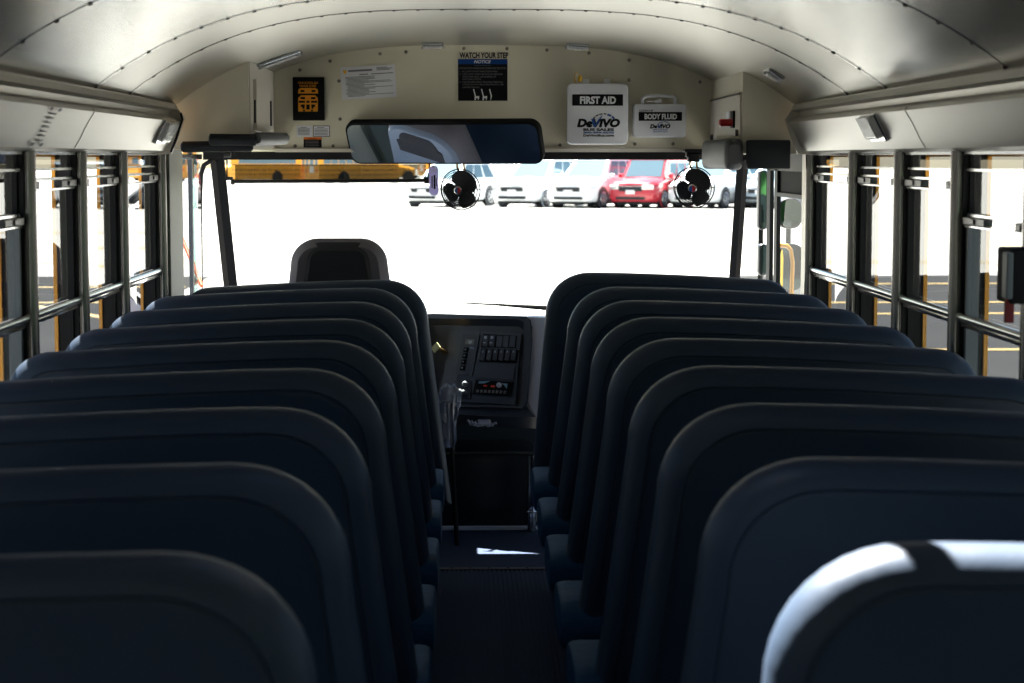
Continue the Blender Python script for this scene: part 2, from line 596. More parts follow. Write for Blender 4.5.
# ------------------------------------------------------------------ cove panels over the windows
def cove(side):
    s = side
    prof = [(1.088, 1.712), (1.070, 1.704), (1.066, 1.686), (1.092, 1.680), (1.096, 1.664), (1.062, 1.652),
            (1.056, 1.642), (1.076, 1.610), (1.096, 1.570), (1.112, 1.545), (1.150, 1.535), (1.20, 1.535), (1.20, 1.735)]
    ya, yb = Y0, (6.95 if s < 0 else 7.02)
    m = MB()
    m.prism([(s * x, ya, z) for x, z in prof], (0, yb - ya, 0))
    o = m.build('trim_1' if s < 0 else 'trim_2', 'cove_paint', smooth=True)
    tag(o, kind='structure')
    for y in (5.35, 3.6, 1.8) if s < 0 else (5.15, 3.4, 1.6):
        q = MB()
        q.prism([(s * (x - 0.0015), y, z) for x, z in prof[5:10]] + [(s * x, y, z) for x, z in reversed(prof[5:10])], (0, 0.004, 0))
        q.build('panel_joint', 'joint_tone', o)
    return o
coveL = cove(-1); coveR = cove(1)
m = MB()                                            # end cap of the left cove
m.prism([(-1.05, 6.95, 1.664), (-1.045, 6.95, 1.655), (-1.065, 6.95, 1.60), (-1.09, 6.95, 1.535), (-1.16, 6.95, 1.53), (-1.16, 6.95, 1.73), (-1.08, 6.95, 1.71)], (0, 0.03, 0))
m.build('end_cap', 'pale_paint', coveL)
m = MB(); m.tube([(-1.054, 6.945, 1.675), (-1.049, 6.945, 1.652), (-1.07, 6.945, 1.59), (-1.09, 6.945, 1.54)], 0.004, 6)
m.build('end_gasket', 'black_rubber', coveL)
m = MB()
m.prism([(1.05, 7.02, 1.664), (1.045, 7.02, 1.655), (1.065, 7.02, 1.60), (1.09, 7.02, 1.535), (1.16, 7.02, 1.53), (1.16, 7.02, 1.73), (1.08, 7.02, 1.71)], (0, 0.02, 0))
m.build('end_cap', 'cove_paint', coveR)

# exit decal printed on the left cove
dec = thing('exit_decal', 'strip of small grey printed marks on the left cream panel above the windows', 'decal', (-1.08, 4.85, 1.55))
def cove_x(z):
    P = [(1.056, 1.642), (1.076, 1.610), (1.096, 1.570), (1.112, 1.545)]
    for (xa, za), (xb, zb) in zip(P, P[1:]):
        if z >= zb: break
    return xa + (xb - xa) * (za - z) / (za - zb)
m = MB()
for k in range(9):
    z = 1.636 - k * 0.0105
    if k in (0, 8):
        for y in (4.80, 4.90):
            m.prism([(-(cove_x(z) - 0.0028), y - 0.014, z - 0.004), (-(cove_x(z) - 0.0028), y + 0.014, z - 0.004), (-(cove_x(z + .008) - 0.0028), y + 0.014, z + 0.004), (-(cove_x(z + .008) - 0.0028), y - 0.014, z + 0.004)], (-0.001, 0, 0))
    else:
        m.prism([(-(cove_x(z) - 0.0028), 4.81, z - 0.0015), (-(cove_x(z) - 0.0028), 4.89, z - 0.0015), (-(cove_x(z + .003) - 0.0028), 4.89, z + 0.0015), (-(cove_x(z + .003) - 0.0028), 4.81, z + 0.0015)], (-0.001, 0, 0))
m.build('print', 'ink_grey', dec)

# ------------------------------------------------------------------ dome lamps on the coves, ceiling lamps
def cove_lamp(s, y, label, zc=1.605):
    t = thing('cove_lamp', label, 'lamp', (s * (cove_x(zc)), y, zc - 0.04), group='lamps on the cove panels')
    ang = math.atan(0.51)
    R = Euler((0, s * (-ang) if s > 0 else ang, 0)).to_matrix()
    x = cove_x(zc)
    m = MB(); m.box((s * (x - 0.006), y, zc), (0.012, 0.20, 0.085), rot=R, bevel=0.004); m.build('housing', 'chrome', t)
    m = MB(); m.box((s * (x - 0.018), y, zc), (0.022, 0.165, 0.068), rot=R, bevel=0.006)
    for k in range(9):
        m.box((s * (x - 0.030), y - 0.07 + k * 0.0175, zc), (0.004, 0.007, 0.060), rot=R)
    m.build('lens', 'lamp_lens', t)
    return t
cove_lamp(-1, 6.68, 'clear ribbed lamp on the left cream panel at its forward end')
cove_lamp(1, 5.62, 'clear ribbed lamp on the right cream panel over the windows')
def ceiling_lamp(px, py, w, d, m_l, label, name='ceiling_lamp', yaw=0):
    # meet the arch along the pixel ray
    r = ray(px, py); t = 4.0
    while t < 9.0:
        p = CAM + r * t
        if p.z >= arch(p.x): break
        t += 0.002
    p = CAM + r * t
    sl = (arch(p.x + 0.01) - arch(p.x - 0.01)) / 0.02
    R = Euler((0, -math.atan(sl), yaw)).to_matrix()
    o = thing(name, label, 'lamp', (p.x, p.y, arch(p.x) - 0.03), group='small lamps on the ceiling')
    nn = R @ Vector((0, 0, -1))
    c = Vector((p.x, p.y, arch(p.x)))
    m = MB(); m.box(c + nn * 0.006, (w, d, 0.012), rot=R, bevel=0.003); m.build('base', 'chrome' if m_l != 'black_plastic' else 'black_metal', o)
    m = MB(); m.box(c + nn * 0.014, (w * 0.8, d * 0.6, 0.014), rot=R, bevel=0.004)
    for k in (-1, 1): m.cyl(c + R @ Vector((w * 0.45 * k, 0, -0.012)), c + R @ Vector((w * 0.45 * k, 0, -0.020)), 0.008, n=8)
    m.build('lens', m_l, o)
    return o
ceiling_lamp(279, 57, 0.17, 0.10, 'lamp_lens', 'dark framed oblong lamp on the ceiling above the left header box')
ceiling_lamp(433, 43.5, 0.085, 0.14, 'lamp_lens', 'small clear lamp on the ceiling left of the watch your step sign')
ceiling_lamp(577, 44.5, 0.085, 0.14, 'lamp_lens', 'small clear lamp on the ceiling above the first aid box')
ceiling_lamp(775, 73, 0.06, 0.12, 'lamp_lens', 'small clear lamp on the ceiling above the right header box')

# ------------------------------------------------------------------ front header
hd = thing('wall_front', kind='structure', loc=(0, YF, 1.5))
m = MB()
xs = arch_xs(-1.1, 1.1, 60)
ZB = 1.545
top = [(x, YF, arch(x) + 0.01) for x in xs]
m.prism([(1.1, YF, ZB), (-1.1, YF, ZB)] + top, (0, 0.04, 0))
m.build('header_panel', 'beige_paint', hd)
m = MB()
m.prism([(-0.83, YF + 0.001, 1.562), (-0.83, YF - 0.018, 1.556), (-0.83, YF - 0.018, 1.543), (-0.83, YF + 0.26, 1.545), (-0.83, YF + 0.26, 1.60)], (1.73, 0, 0))
m.b2((-1.15, YF + 0.045, 1.56), (1.15, 8.40, 1.62))
m.build('header_lip', 'pale_paint', hd)
m = MB()
for (px, py) in ((339, 81), (340, 119), (295, 146), (333, 146), (406, 52), (464, 48.6), (507, 48.6), (547, 50), (589, 53), (629, 60), (629, 80), (560, 145), (635, 144), (673, 144), (700, 82), (300, 70), (330, 61), (380, 54)):
    p = W(px, py, YF)
    m.lathe([(0.007, 0), (0.006, 0.003), (0.003, 0.005), (0.0005, 0.0055)], (p.x, YF, p.z), (0, -1, 0), n=10)
m.build('rivet_row', 'rivet_pale', hd, smooth=True)

def side_drop(s, xin):
    """block that closes the cab roof at the side: rear face at y=7.1, aisle face at x=xin"""
    t = thing('wall_left_header' if s < 0 else 'wall_right_header', kind='structure', loc=(s * 1.0, 7.5, 1.5))
    m = MB()
    n = 14
    xs = [xin + (1.13 - xin) * k / n for k in range(n + 1)]
    pts = [(s * x, 7.10, (arch(x) if x < 1.085 else 1.71) + 0.004) for x in xs]
    pts = [(s * 1.13, 7.10, 1.55)] + pts[::-1] + [(s * xin, 7.10, 1.55)]
    m.prism(pts, (0, YF - 7.10, 0))
    m.build('header_box', 'beige_paint', t)
    return t
dropL = side_drop(-1, 0.838); dropR = side_drop(1, 0.905)
# left box: pale faced locker between y=7.1 and the header with two slots
t = dropL
def inface(s, xin, px, py):
    """point on the aisle face x=s*xin along the pixel ray"""
    r = ray(px, py); k = (s * xin - CAM.x) / r.x
    return CAM + r * k
m = MB()
a = 7.12; b = YF - 0.01
m.prism([(-0.838, a, 1.56), (-0.838, b, 1.56), (-0.838, b, arch(0.838) + 0.002), (-0.838, a, arch(0.838) + 0.002)], (0.004, 0, 0))
m.build('locker_side', 'pale_paint', dropL)
m = MB()
m.prism([(-0.834, 7.22, 1.62), (-0.834, 7.82, 1.60), (-0.834, 7.82, 1.805), (-0.834, 7.22, 1.80)], (0.012, 0, 0))
m.build('locker_door', 'pale_paint', dropL)
m = MB()
for (x1, y1, x2, y2) in ((254.5, 100, 255.5, 123), (270.5, 101, 271.5, 126)):
    p = inface(-1, 0.821, x1, y1); q = inface(-1, 0.821, x2, y2)
    m.b2((-0.8215, p.y - 0.012, q.z), (-0.8175, p.y + 0.012, p.z))
m.b2((-0.8215, 7.24, 1.606), (-0.8175, 7.80, 1.611))
m.build('slot', 'ink_black', dropL)
# right box: hatch lid with hinge, catches
m = MB()
m.prism([(0.905, 7.12, 1.60), (0.905, YF - 0.02, 1.585), (0.905, YF - 0.02, 1.755), (0.905, 7.12, 1.742)], (-0.007, 0, 0))
m.build('access_door', 'pale_paint', dropR)
m = MB()
m.b2((0.895, 7.12, 1.744), (0.899, YF - 0.02, 1.750)); m.tube([(0.901, 7.12, 1.857), (0.901, YF - 0.03, 1.86)], 0.004, 6)
for (yy, zz) in ((7.16, 1.61), (7.9, 1.60)):
    m.cyl((0.898, yy, zz), (0.888, yy, zz), 0.012, n=10)
m.build('hinge', 'rivet', dropR)
lv = thing('emergency_lever', 'red handled lever on the cream header box right of the kits', 'lever', (0.888, 7.5, 1.62))
p = inface(1, 0.895, 733, 111); q = inface(1, 0.895, 733, 128)
m = MB(); m.b2((0.890, p.y - 0.035, q.z), (0.898, p.y + 0.035, p.z), 0.002); m.build('mount_plate', 'black_metal', lv)
m = MB(); m.b2((0.888, p.y + 0.055, q.z + 0.02), (0.898, p.y + 0.14, p.z)); m.build('sticker', 'label_white', lv)
h0 = inface(1, 0.893, 733, 122.5)
m = MB(); hc = W(727, 122.5, h0.y)
m.tube([(0.893, h0.y, hc.z), (0.87, h0.y, hc.z), (0.848, h0.y, hc.z), (0.842, h0.y, hc.z)], [0.014, 0.013, 0.0135, 0.007], 12)
m.build('handle', 'red', lv, smooth=True)

# cab side pillars, lower walls
def lower_wall(s):
    t = thing('wall_left' if s < 0 else 'wall_right', kind='structure', loc=(s * HW, 3, 0))
    m = MB(); m.b2((s * HW, Y0, 0), (s * (HW + 0.05), 7.08 , ZS)); m.build('side_panel', 'beige_paint', t)
    m = MB(); m.b2((s * (HW - 0.008), Y0, ZS - 0.012), (s * (HW + 0.055), 7.08, ZS), 0.002); m.build('sill', 'chrome', t)
    m = MB(); m.b2((s * (HW + 0.05), Y0, -0.45), (s * (HW + 0.056), 7.08, ZS - 0.03)); m.build('outer_skin', 'body_yellow', t)
    if s < 0:
        m = MB(); m.b2((-HW, 7.04, 0), (-HW - 0.06, 7.42, 1.56)); m.b2((-HW + 0.035, 7.075, 0.0), (-HW - 0.0, 7.40, 1.56), 0.004)
        m.build('cab_pillar', 'pillar_paint', t)
        m = MB(); m.b2((-HW, 7.42, 0), (-HW - 0.05, 8.5, 0.85)); m.build('cab_panel', 'beige_paint', t)
        m = MB(); m.b2((-HW + 0.03, 7.405, 0.85), (-HW - 0.05, 7.425, 1.56)); m.build('cab_window_trim', 'white_plastic', t)
    else:
        m = MB(); m.b2((HW - 0.02, 7.05, 0), (HW + 0.05, 7.17, 1.56), 0.006); m.build('door_pillar', 'cove_paint', t)
        m = MB(); m.b2((HW - 0.24, 7.12, 1.535), (HW + 0.05, 8.2, 1.56)); m.build('door_header', 'pale_paint', t)
    return t
wallL = lower_wall(-1); wallR = lower_wall(1)

# rear wall behind the camera with its two windows and the emergency door glass
t = thing('wall_rear', kind='structure', loc=(0, Y0, 0))
m = MB()
m.b2((-1.2, Y0 - 0.05, 0), (1.2, Y0, 0.9)); m.b2((-1.2, Y0 - 0.05, 1.55), (1.2, Y0, 2.0))
for xa, xb in ((-1.2, -1.0), (-0.5, -0.34), (0.34, 0.5), (1.0, 1.2)):
    m.b2((xa, Y0 - 0.05, 0.9), (xb, Y0, 1.55))
m.build('rear_panel', 'beige_paint', t)
m = MB(); m.b2((-1.0, Y0 - 0.03, 0.9), (1.0, Y0 - 0.025, 1.55)); m.build('rear_glass', 'window_glass', t)

# ------------------------------------------------------------------ side windows
def sheet(mb, x, ya, yb, za, zb):
    mb.poly([(x, ya, za), (x, yb, za), (x, yb, zb), (x, ya, zb)], [(0, 1, 2, 3)])
def side_window(s, k, idx):
    yb, ya = POSTS[k], POSTS[k + 1]                     # forward and rearward post
    t = thing('window_%d' % idx, kind='structure', loc=(s * HW, (ya + yb) / 2, ZS))
    drop = 0.085 if k == 3 else 0.0                     # the push-out exit window hangs lower
    X = lambda d: s * (HW + d)
    # post at the forward end
    m = MB()
    m.cyl((X(-0.012), yb, ZS), (X(-0.012), yb, ZH + 0.004), 0.017, n=14)
    m.b2((X(-0.008), yb - 0.017, ZS), (X(0.012), yb + 0.017, ZH))
    m.build('post', 'brushed_post', t, smooth=True)
    m = MB()
    m.b2((X(0.010), yb - 0.040, ZS), (X(0.052), yb + 0.034, ZH))
    m.b2((X(-0.004), yb - 0.030, ZS), (X(0.012), yb - 0.019, ZH))
    m.build('jamb', 'black_metal', t)
    m = MB(); m.b2((X(0.050), yb - 0.050, ZS), (X(0.060), yb - 0.028, ZH)); m.build('outer_edge', 'body_yellow', t)
    m = MB(); m.b2((X(0.050), ya, ZH - 0.012), (X(0.060), yb, ZH + 0.01)); m.build('outer_edge', 'body_yellow', t)
    y1, y2 = ya + 0.02, yb - 0.035
    # transom bar and header
    m = MB()
    m.b2((X(-0.004), y1, ZH - 0.006), (X(0.03), y2, ZH + 0.004))
    m.b2((X(0.0), y1, 1.488 - drop * 0.0), (X(0.02), y2, 1.494))
    m.build('transom_bar', 'chrome', t)
    m = MB(); sheet(m, X(0.008), y1, y2, 1.492, ZH - 0.004); m.build('transom_glass', 'window_glass', t)
    # upper sash
    zt = 1.470 - drop
    m = MB()
    m.b2((X(0.002), y1, zt - 0.008), (X(0.016), y2, zt), 0.001)
    m.b2((X(-0.002), y1, zt - 0.034), (X(0.014), y2, zt - 0.028), 0.001)
    m.build('upper_sash', 'chrome', t)
    for ys_ in (y1, y2 - 0.012):
        m = MB(); m.b2((X(0.004), ys_, ZR - 0.02), (X(0.016), ys_ + 0.012, zt)); m.build('sash_stile', 'black_metal', t)
    m = MB(); sheet(m, X(0.010), y1 + 0.01, y2 - 0.01, ZR, zt - 0.03); m.build('upper_pane', 'window_glass', t)
    for yc, hl in ((y1 + 0.07, 0.04), (y2 - 0.12, 0.10)):
        m = MB(); m.b2((X(-0.010), yc - hl, zt - 0.027), (X(0.012), yc + hl, zt - 0.008), 0.002)
        m.b2((X(-0.014), yc - 0.015, zt - 0.024), (X(-0.006), yc + 0.015, zt - 0.011), 0.002)
        m.build('latch', 'black_plastic', t)
    if drop:
        m = MB(); sheet(m, X(0.010), y1, y2, zt + 0.002, 1.488); m.build('vent_glass', 'window_glass', t)
        m = MB(); m.b2((X(0.0), y2 - 0.035, ZS), (X(0.03), y2 - 0.018, zt)); m.build('exit_frame', 'exit_grey', t)
    # meeting rail
    m = MB()
    m.cyl((X(-0.004), y1 - 0.005, ZR), (X(-0.004), y2 + 0.012, ZR), 0.011, n=12)
    m.b2((X(-0.004), y1, ZR - 0.024), (X(0.018), y2, ZR - 0.008), 0.002)
    m.build('meeting_rail', 'chrome', t, smooth=True)
    m = MB(); sheet(m, X(0.026), y1, y2, ZS, ZR - 0.005); m.build('lower_pane', 'window_glass', t)
    return t
n_win = 1
for s in (-1, 1):
    for k in range(len(POSTS) - 1):
        side_window(s, k, n_win); n_win += 1

# red-tabbed black latch box on the right post near the edge of view
bx = thing('exit_release', 'black box with a dark red tab on the right window post, at the right edge', 'latch', (1.10, 4.2, 1.1))
m = MB(); a = W(1007, 248, 4.22); b = W(1026, 303, 4.22)
m.b2((a.x, 4.18, b.z), (b.x + 0.012, 4.30, a.z), 0.006); m.build('housing', 'black_rubber', bx)
m = MB(); a = W(1003.5, 252, 4.18); b = W(1009, 298, 4.18)
m.b2((a.x, 4.15, b.z), (b.x, 4.19, a.z), 0.003); m.build('face_plate', 'exit_grey', bx)
m = MB(); a = W(1006, 298, 4.2); b = W(1014, 323, 4.2)
m.b2((a.x, 4.2, b.z), (b.x, 4.215, a.z), 0.001); m.build('tab', 'belt_red', bx)

# ------------------------------------------------------------------ windshield
ws = thing('window_%d' % n_win, kind='structure', loc=(0, 8.35, 0.85)); n_win += 1
YT, YB2 = 8.28, 8.62
def wsp(px, py):
    """point on the raked windshield surface"""
    r = ray(px, py)
    # plane through (0,YT,1.55) and (0,YB2,0.85)
    n = Vector((0, 1.55 - 0.85, YB2 - YT)).normalized()
    k = (Vector((0, YT, 1.55)) - CAM).dot(n) / r.dot(n)
    return CAM + r * k
m = MB()
m.poly([(-1.20, YT, 1.56), (1.20, YT, 1.56), (1.20, YB2 + 0.01, 0.83), (-1.20, YB2 + 0.01, 0.83)], [(0, 1, 2, 3)])
m.build('windshield_pane', 'clear_glass', ws)
m = MB()
m.box((0, YT - 0.01, 1.532), (2.3, 0.05, 0.038)); m.build('top_gasket', 'black_rubber', ws)
m = MB()
a = wsp(217, 158); b = wsp(232, 300)
m.tube([a, b], 0.030, 4); m.build('corner_post', 'black_rubber', ws)
m = MB()
a = wsp(743, 158); b = wsp(733, 300)
m.tube([a, b], 0.024, 4); m.build('corner_post', 'black_rubber', ws)
m = MB()                                                # rounded left gasket
m.tube([wsp(226, 158), wsp(212, 160), wsp(204, 165), wsp(201, 175), wsp(200, 200), wsp(201, 300)], 0.010, 6)
m.build('side_gasket', 'black_rubber', ws)
m = MB(); m.b2((-1.2, YB2 - 0.12, 0.80), (1.2, YB2 + 0.05, 0.84)); m.build('cowl', 'black_plastic', ws)

# left cab window
cw = thing('window_%d' % n_win, kind='structure', loc=(-HW, 7.8, 0.85)); n_win += 1
m = MB(); sheet(m, -HW - 0.018, 7.42, 8.3, 0.85, 1.55); m.build('cab_pane', 'clear_glass', cw)
m = MB(); m.b2((-HW - 0.012, 7.66, 0.85), (-HW - 0.020, 7.69, 1.52)); m.b2((-HW + 0.002, 7.42, 1.515), (-HW - 0.02, 8.2, 1.535))
m.build('sash', 'chrome', cw)
m = MB(); m.b2((-HW - 0.006, 7.95, 0.85), (-HW - 0.022, 7.975, 1.55)); m.build('divider', 'dash_plastic', cw)
m = MB(); sheet(m, -HW - 0.012, 7.98, 8.14, 0.85, 1.52); m.build('side_shade', 'teal_tint', cw)

# wiper
wp = thing('wiper', 'black windshield wiper lying low across the glass above the dashboard', 'wiper', wsp(545, 308))
m = MB(); a = wsp(461, 303.5) + Vector((0, 0.04, 0)); b = wsp(548, 308) + Vector((0, 0.04, 0))
m.tube([a, a.lerp(b, 0.45), b], [0.003, 0.005, 0.008], 6); m.build('blade', 'black_rubber', wp)
m = MB(); m.tube([a.lerp(b, 0.4) + Vector((0, 0.015, 0)), b + Vector((0.1, 0.02, -0.02)), b + Vector((0.5, 0.03, -0.12))], 0.006, 6); m.build('arm', 'black_metal', wp)

# ------------------------------------------------------------------ entrance door on the right
dr = thing('door_1', kind='structure', loc=(HW, 7.7, 0))
def doorp(px, py):
    r = ray(px, py); k = (HW - CAM.x) / r.x
    return CAM + r * k
m = MB()
for (y0, y1) in ((7.17, 7.20), (7.87, 7.94), (8.05, 8.14)):
    m.b2((HW, y0, -0.3), (HW + 0.016, y1, 1.55), 0.002)
m.b2((HW, 7.17, 1.47), (HW + 0.035, 8.14, 1.55)); m.b2((HW, 7.17, -0.35), (HW + 0.035, 8.14, -0.2))
m.b2((HW, 7.17, 1.37), (HW + 0.012, 7.87, 1.385))
m.build('door_frame', 'black_metal', dr)
m = MB(); m.b2((HW + 0.012, 7.20, 1.38), (HW + 0.014, 7.87, 1.48)); m.build('upper_panel', 'black_rubber', dr)
m = MB(); sheet(m, HW + 0.008, 7.2, 7.87, -0.2, 1.38); m.build('door_pane', 'door_glass', dr)
m = MB(); sheet(m, HW + 0.008, 7.94, 8.05, -0.2, 1.48); m.build('door_pane', 'door_glass', dr)

# ------------------------------------------------------------------ outside mirrors
def ext_mirror(heads, Y, label, back):
    a = W(heads[0][0], heads[0][1], Y); b = W(heads[-1][2], heads[-1][3], Y)
    t = thing('outside_mirror', label, 'mirror', ((a.x + b.x) / 2, Y, b.z))
    xm = (a.x + b.x) / 2
    for h in heads:
        a = W(h[0], h[1], Y); b = W(h[2], h[3], Y)
        m = MB(); rr_slab(m, a.x, b.x, b.z, a.z, 0.04 if b.x - a.x > 0.08 else 0.018, Y, 0.06, 0.008); hd_ = m.build('mirror_head', 'black_plastic', t, smooth=True)
        m = MB(); rr_slab(m, a.x + 0.008, b.x - 0.008, b.z + 0.008, a.z - 0.008, 0.032 if b.x - a.x > 0.08 else 0.012, Y - 0.003, 0.005); m.build('mirror_glass', 'green_mirror', hd_)
        top = a.z if h is heads[0] else top
    m = MB(); m.tube([(xm, Y + 0.075, top - 0.05), (xm, Y + 0.075, 0.72 - back), (1.195, 8.545 + back, 0.62 - back)], 0.012, 8); m.build('bracket', 'black_metal', t)
    return t
ext_mirror([(779, 198, 802, 229), (779, 244, 803, 291)], 8.6, 'pair of green-tinted outside mirrors, one above the other, seen through the entrance door', 0)
ext_mirror([(759, 170, 767.5, 230), (759, 244, 767.5, 276)], 9.1, 'pair of narrow outside mirrors between the windshield post and the entrance door', 0.01)
m = MB()
pts = [W(779, 245, 8.45), W(787, 246, 8.45), W(791, 250, 8.45), W(792.5, 262, 8.45), W(791.5, 300, 8.45), (1.3, 8.5, 0.7), (1.19, 8.54, 0.6)]
m.tube(pts, 0.009, 8)
o = m.build('crossing_arm', 'body_yellow', smooth=True); tag(o, 'curved orange-yellow tube arm outside the entrance door', 'arm')

# left outside mirror, bracket and red rod
t = thing('outside_mirror', 'dark mirror on a curved black tube outside the foremost left window', 'mirror', W(137, 282, 8.9))
m = MB(); a = W(132, 207, 8.9); b = W(143, 285, 8.9)
rr_slab(m, a.x, b.x, b.z, a.z, 0.03, 8.9, 0.05, 0.006); m.build('shell', 'grey_plastic', t, smooth=True)
m = MB(); m.tube([(-1.18, 8.50, 0.70), W(122, 285, 8.85), W(120, 209, 8.85), W(124, 204, 8.85), W(132, 200, 8.85), W(140, 193, 8.85), W(150, 192, 8.85), W(170, 190, 8.7)], 0.022, 8)
m.build('bracket', 'black_metal', t, smooth=True)
m = MB(); a = W(118, 291, 9.3); b = W(134, 318, 9.3)
m.lathe([(0.005, -0.03), (0.05, -0.02), (0.085, 0.02), (0.088, 0.03)], ((a.x + b.x) / 2, 9.3, (a.z + b.z) / 2), (0, -1, 0), 20)
m.build('round_mirror', 'grey_plastic', t, smooth=True)
m = MB()
m.tube([W(178, 229, 8.4), W(202, 286, 8.2)], 0.0085, 8)
o = m.build('red_rod', 'red_arm'); tag(o, 'orange-red rod slanting outside the driver side window', 'rod')

# ------------------------------------------------------------------ padded header bumpers
t = thing('header_pad', 'dark padded roll with a grey sleeve above the driver window, left', 'pad', (-0.95, 7.3, 1.53))
m = MB()
def roll(mb, p, q, r, n=14):
    p = Vector(p); q = Vector(q)
    mb.tube([p, p.lerp(q, 0.03), p.lerp(q, 0.5), p.lerp(q, 0.97), q], [r * 0.6, r, r * 0.97, r, r * 0.6], n)
a = W(181, 147, 7.05); b = W(253, 146, 7.05)
roll(m, a, b, 0.020); m.build('long_roll', 'pad_vinyl', t, smooth=True)
m = MB(); a = W(209, 139.5, 7.0); b = W(257, 140, 7.0)
roll(m, a, b, 0.021); m.build('upper_roll', 'pad_vinyl', t, smooth=True)
m = MB(); a = W(256, 139, 7.0); b = W(285, 138.5, 7.7)
m.tube([a, a.lerp(b, 0.05), a.lerp(b, 0.5), a.lerp(b, 0.95), b], [0.018, 0.023, 0.024, 0.023, 0.012], 14); m.build('grey_sleeve', 'pad_grey', t, smooth=True)
t = thing('header_pad', 'pair of thick dark cushioned pads above the entrance door, right', 'pad', (0.95, 7.3, 1.47))
m = MB(); a = W(747.5, 140, 7.05); b = W(790, 169, 7.05)
m.b2((a.x, 7.04, b.z), (b.x, 7.09, a.z), 0.006); m.build('rear_pad', 'pad_vinyl', t, smooth=True)
m = MB()
p = W(745, 154, 7.08); q = W(707, 154, 7.92)
d = Vector((p.x - 0.03, 7.10, 0)); e = Vector((0.855, 7.9, 0))
for_w = []
z0 = 1.478; z1 = 1.588
rings = []
for tt, sc in ((0, 0.6), (0.02, 0.9), (0.06, 1.0), (0.5, 0.96), (0.94, 1.0), (0.98, 0.9), (1.0, 0.6)):
    c = Vector((0.875, 7.07 + 0.74 * tt, (z0 + z1) / 2))
    hx, hz = 0.035 * sc, 0.056 * sc
    rings.append([(c.x + px * hx, c.y, c.z + pz * hz) for px, pz in [(math.copysign(abs(math.cos(u)) ** 0.5, math.cos(u)), math.copysign(abs(math.sin(u)) ** 0.5, math.sin(u))) for u in [2 * PI * k / 20 for k in range(20)]]])
m.loft(rings); m.build('aisle_pad', 'pad_grey', t, smooth=True)

# ------------------------------------------------------------------ signs on the header
YS = YF - 0.004
def px_box(name, m_, x0, y0, x1, y1, Y, th, parent=None, bevel=0.0):
    m = MB(); a, b = plate(x0, y0, x1, y1, Y, th); m.b2(a, b, bevel); return m.build(name, m_, parent)
def px_text(body, x0, y0, x1, y1, Y, m_, parent, **k):
    a = W(x0, y0, Y); b = W(x1, y1, Y)
    return lettering(body, a.x, b.x, b.z, a.z, Y, m_, parent, **k)

# black framed card with orange bus drawing
t = thing('bus_diagram_card', 'black framed card with an orange bus drawing on the header, left', 'sign', W(308, 121, YF))
px_box('frame', 'ink_black', 292.5, 77, 324.5, 120.5, YF - 0.012, 0.012, t, 0.003)
YC = YF - 0.0135
px_text('YOUR SCHOOL BUS', 297.5, 81.7, 318, 84.0, YC, 'sign_orange', t, bold=0.01)
px_text('DANGER ZONES', 299.5, 84.8, 316, 87.0, YC, 'sign_orange', t, bold=0.01)
m = MB()
def pxpoly(mb, pts, Y, th=0.0015):
    mb.prism([W(x, y, Y) for x, y in pts], (0, th, 0)); return mb
pxpoly(m, [(298, 93.5), (298.3, 89.5), (300.5, 88), (315.5, 88), (317.7, 89.5), (318, 93.5)], YC)
m.build('roof_drawing', 'sign_orange', t)
m = MB()
pxpoly(m, [(298.2, 111.5), (298.2, 98), (301, 95.3), (315, 95.3), (317.8, 98), (317.8, 111.5)], YC)
m.build('body_drawing', 'sign_orange', t)
m = MB()
for r in ((300.5, 90, 304.5, 92), (311.5, 90, 315.5, 92), (300.5, 97, 305, 99.2), (311, 97, 315.5, 99.2), (298.8, 100.8, 305, 102.8), (306.5, 100.8, 309.5, 102.8), (311, 100.8, 317.2, 102.8),
          (301, 104.5, 304.8, 107), (311.3, 104.5, 315, 107), (306.3, 104.5, 309.7, 109.5), (302.5, 107, 304.5, 108.8), (311.5, 107, 313.5, 108.8), (303, 109.6, 305, 111.3), (311, 109.6, 313, 111.3)):
    a, b = plate(*r, YC - 0.001, 0.0012); m.b2(a, b)
m.build('dark_marks', 'ink_black', t)

# white notice paper
t = thing('notice_paper', 'white printed notice paper on the header left of the mirror top', 'notice', W(368, 99, YF))
m = MB(); pxpoly(m, [(340.2, 67.5), (394.8, 64.3), (396.8, 96.8), (342.2, 99.8)], YF - 0.003, 0.002); m.build('sheet', 'label_white', t)
def skew(x, y):    # sheet coordinates (0..1) to pixels
    u, v = x, y
    tx = (340.2 + u * 54.6, 67.5 - u * 3.2); bxx = (342.2 + u * 54.6, 99.8 - u * 3.0)
    return (tx[0] + (bxx[0] - tx[0]) * v, tx[1] + (bxx[1] - tx[1]) * v)
def strip(mb, u0, u1, v, h, Y):
    pxpoly(mb, [skew(u0, v), skew(u1, v), skew(u1, v + h), skew(u0, v + h)], Y, 0.0006)
m = MB()
for (u0, u1, v, h) in ((0.14, 0.58, 0.10, 0.055), (0.66, 0.86, 0.06, 0.02), (0.66, 0.95, 0.095, 0.02), (0.66, 0.9, 0.13, 0.02), (0.34, 0.5, 0.24, 0.025), (0.56, 0.96, 0.24, 0.025)):
    strip(m, u0, u1, v, h, YF - 0.0036)
rr = random.Random(3)
v = 0.31
while v < 0.93:
    strip(m, 0.08 if rr.random() < 0.4 else 0.11, rr.choice([0.5, 0.94, 0.95, 0.9, 0.62, 0.42]), v, 0.016, YF - 0.0036); v += 0.037
m.build('printed_line', 'ink_grey', t)
m = MB(); pxpoly(m, [skew(0.045, 0.09), skew(0.115, 0.09), skew(0.11, 0.17), skew(0.08, 0.22), skew(0.05, 0.17)], YF - 0.0036, 0.0006); m.build('crest', 'yellow_tag', t)

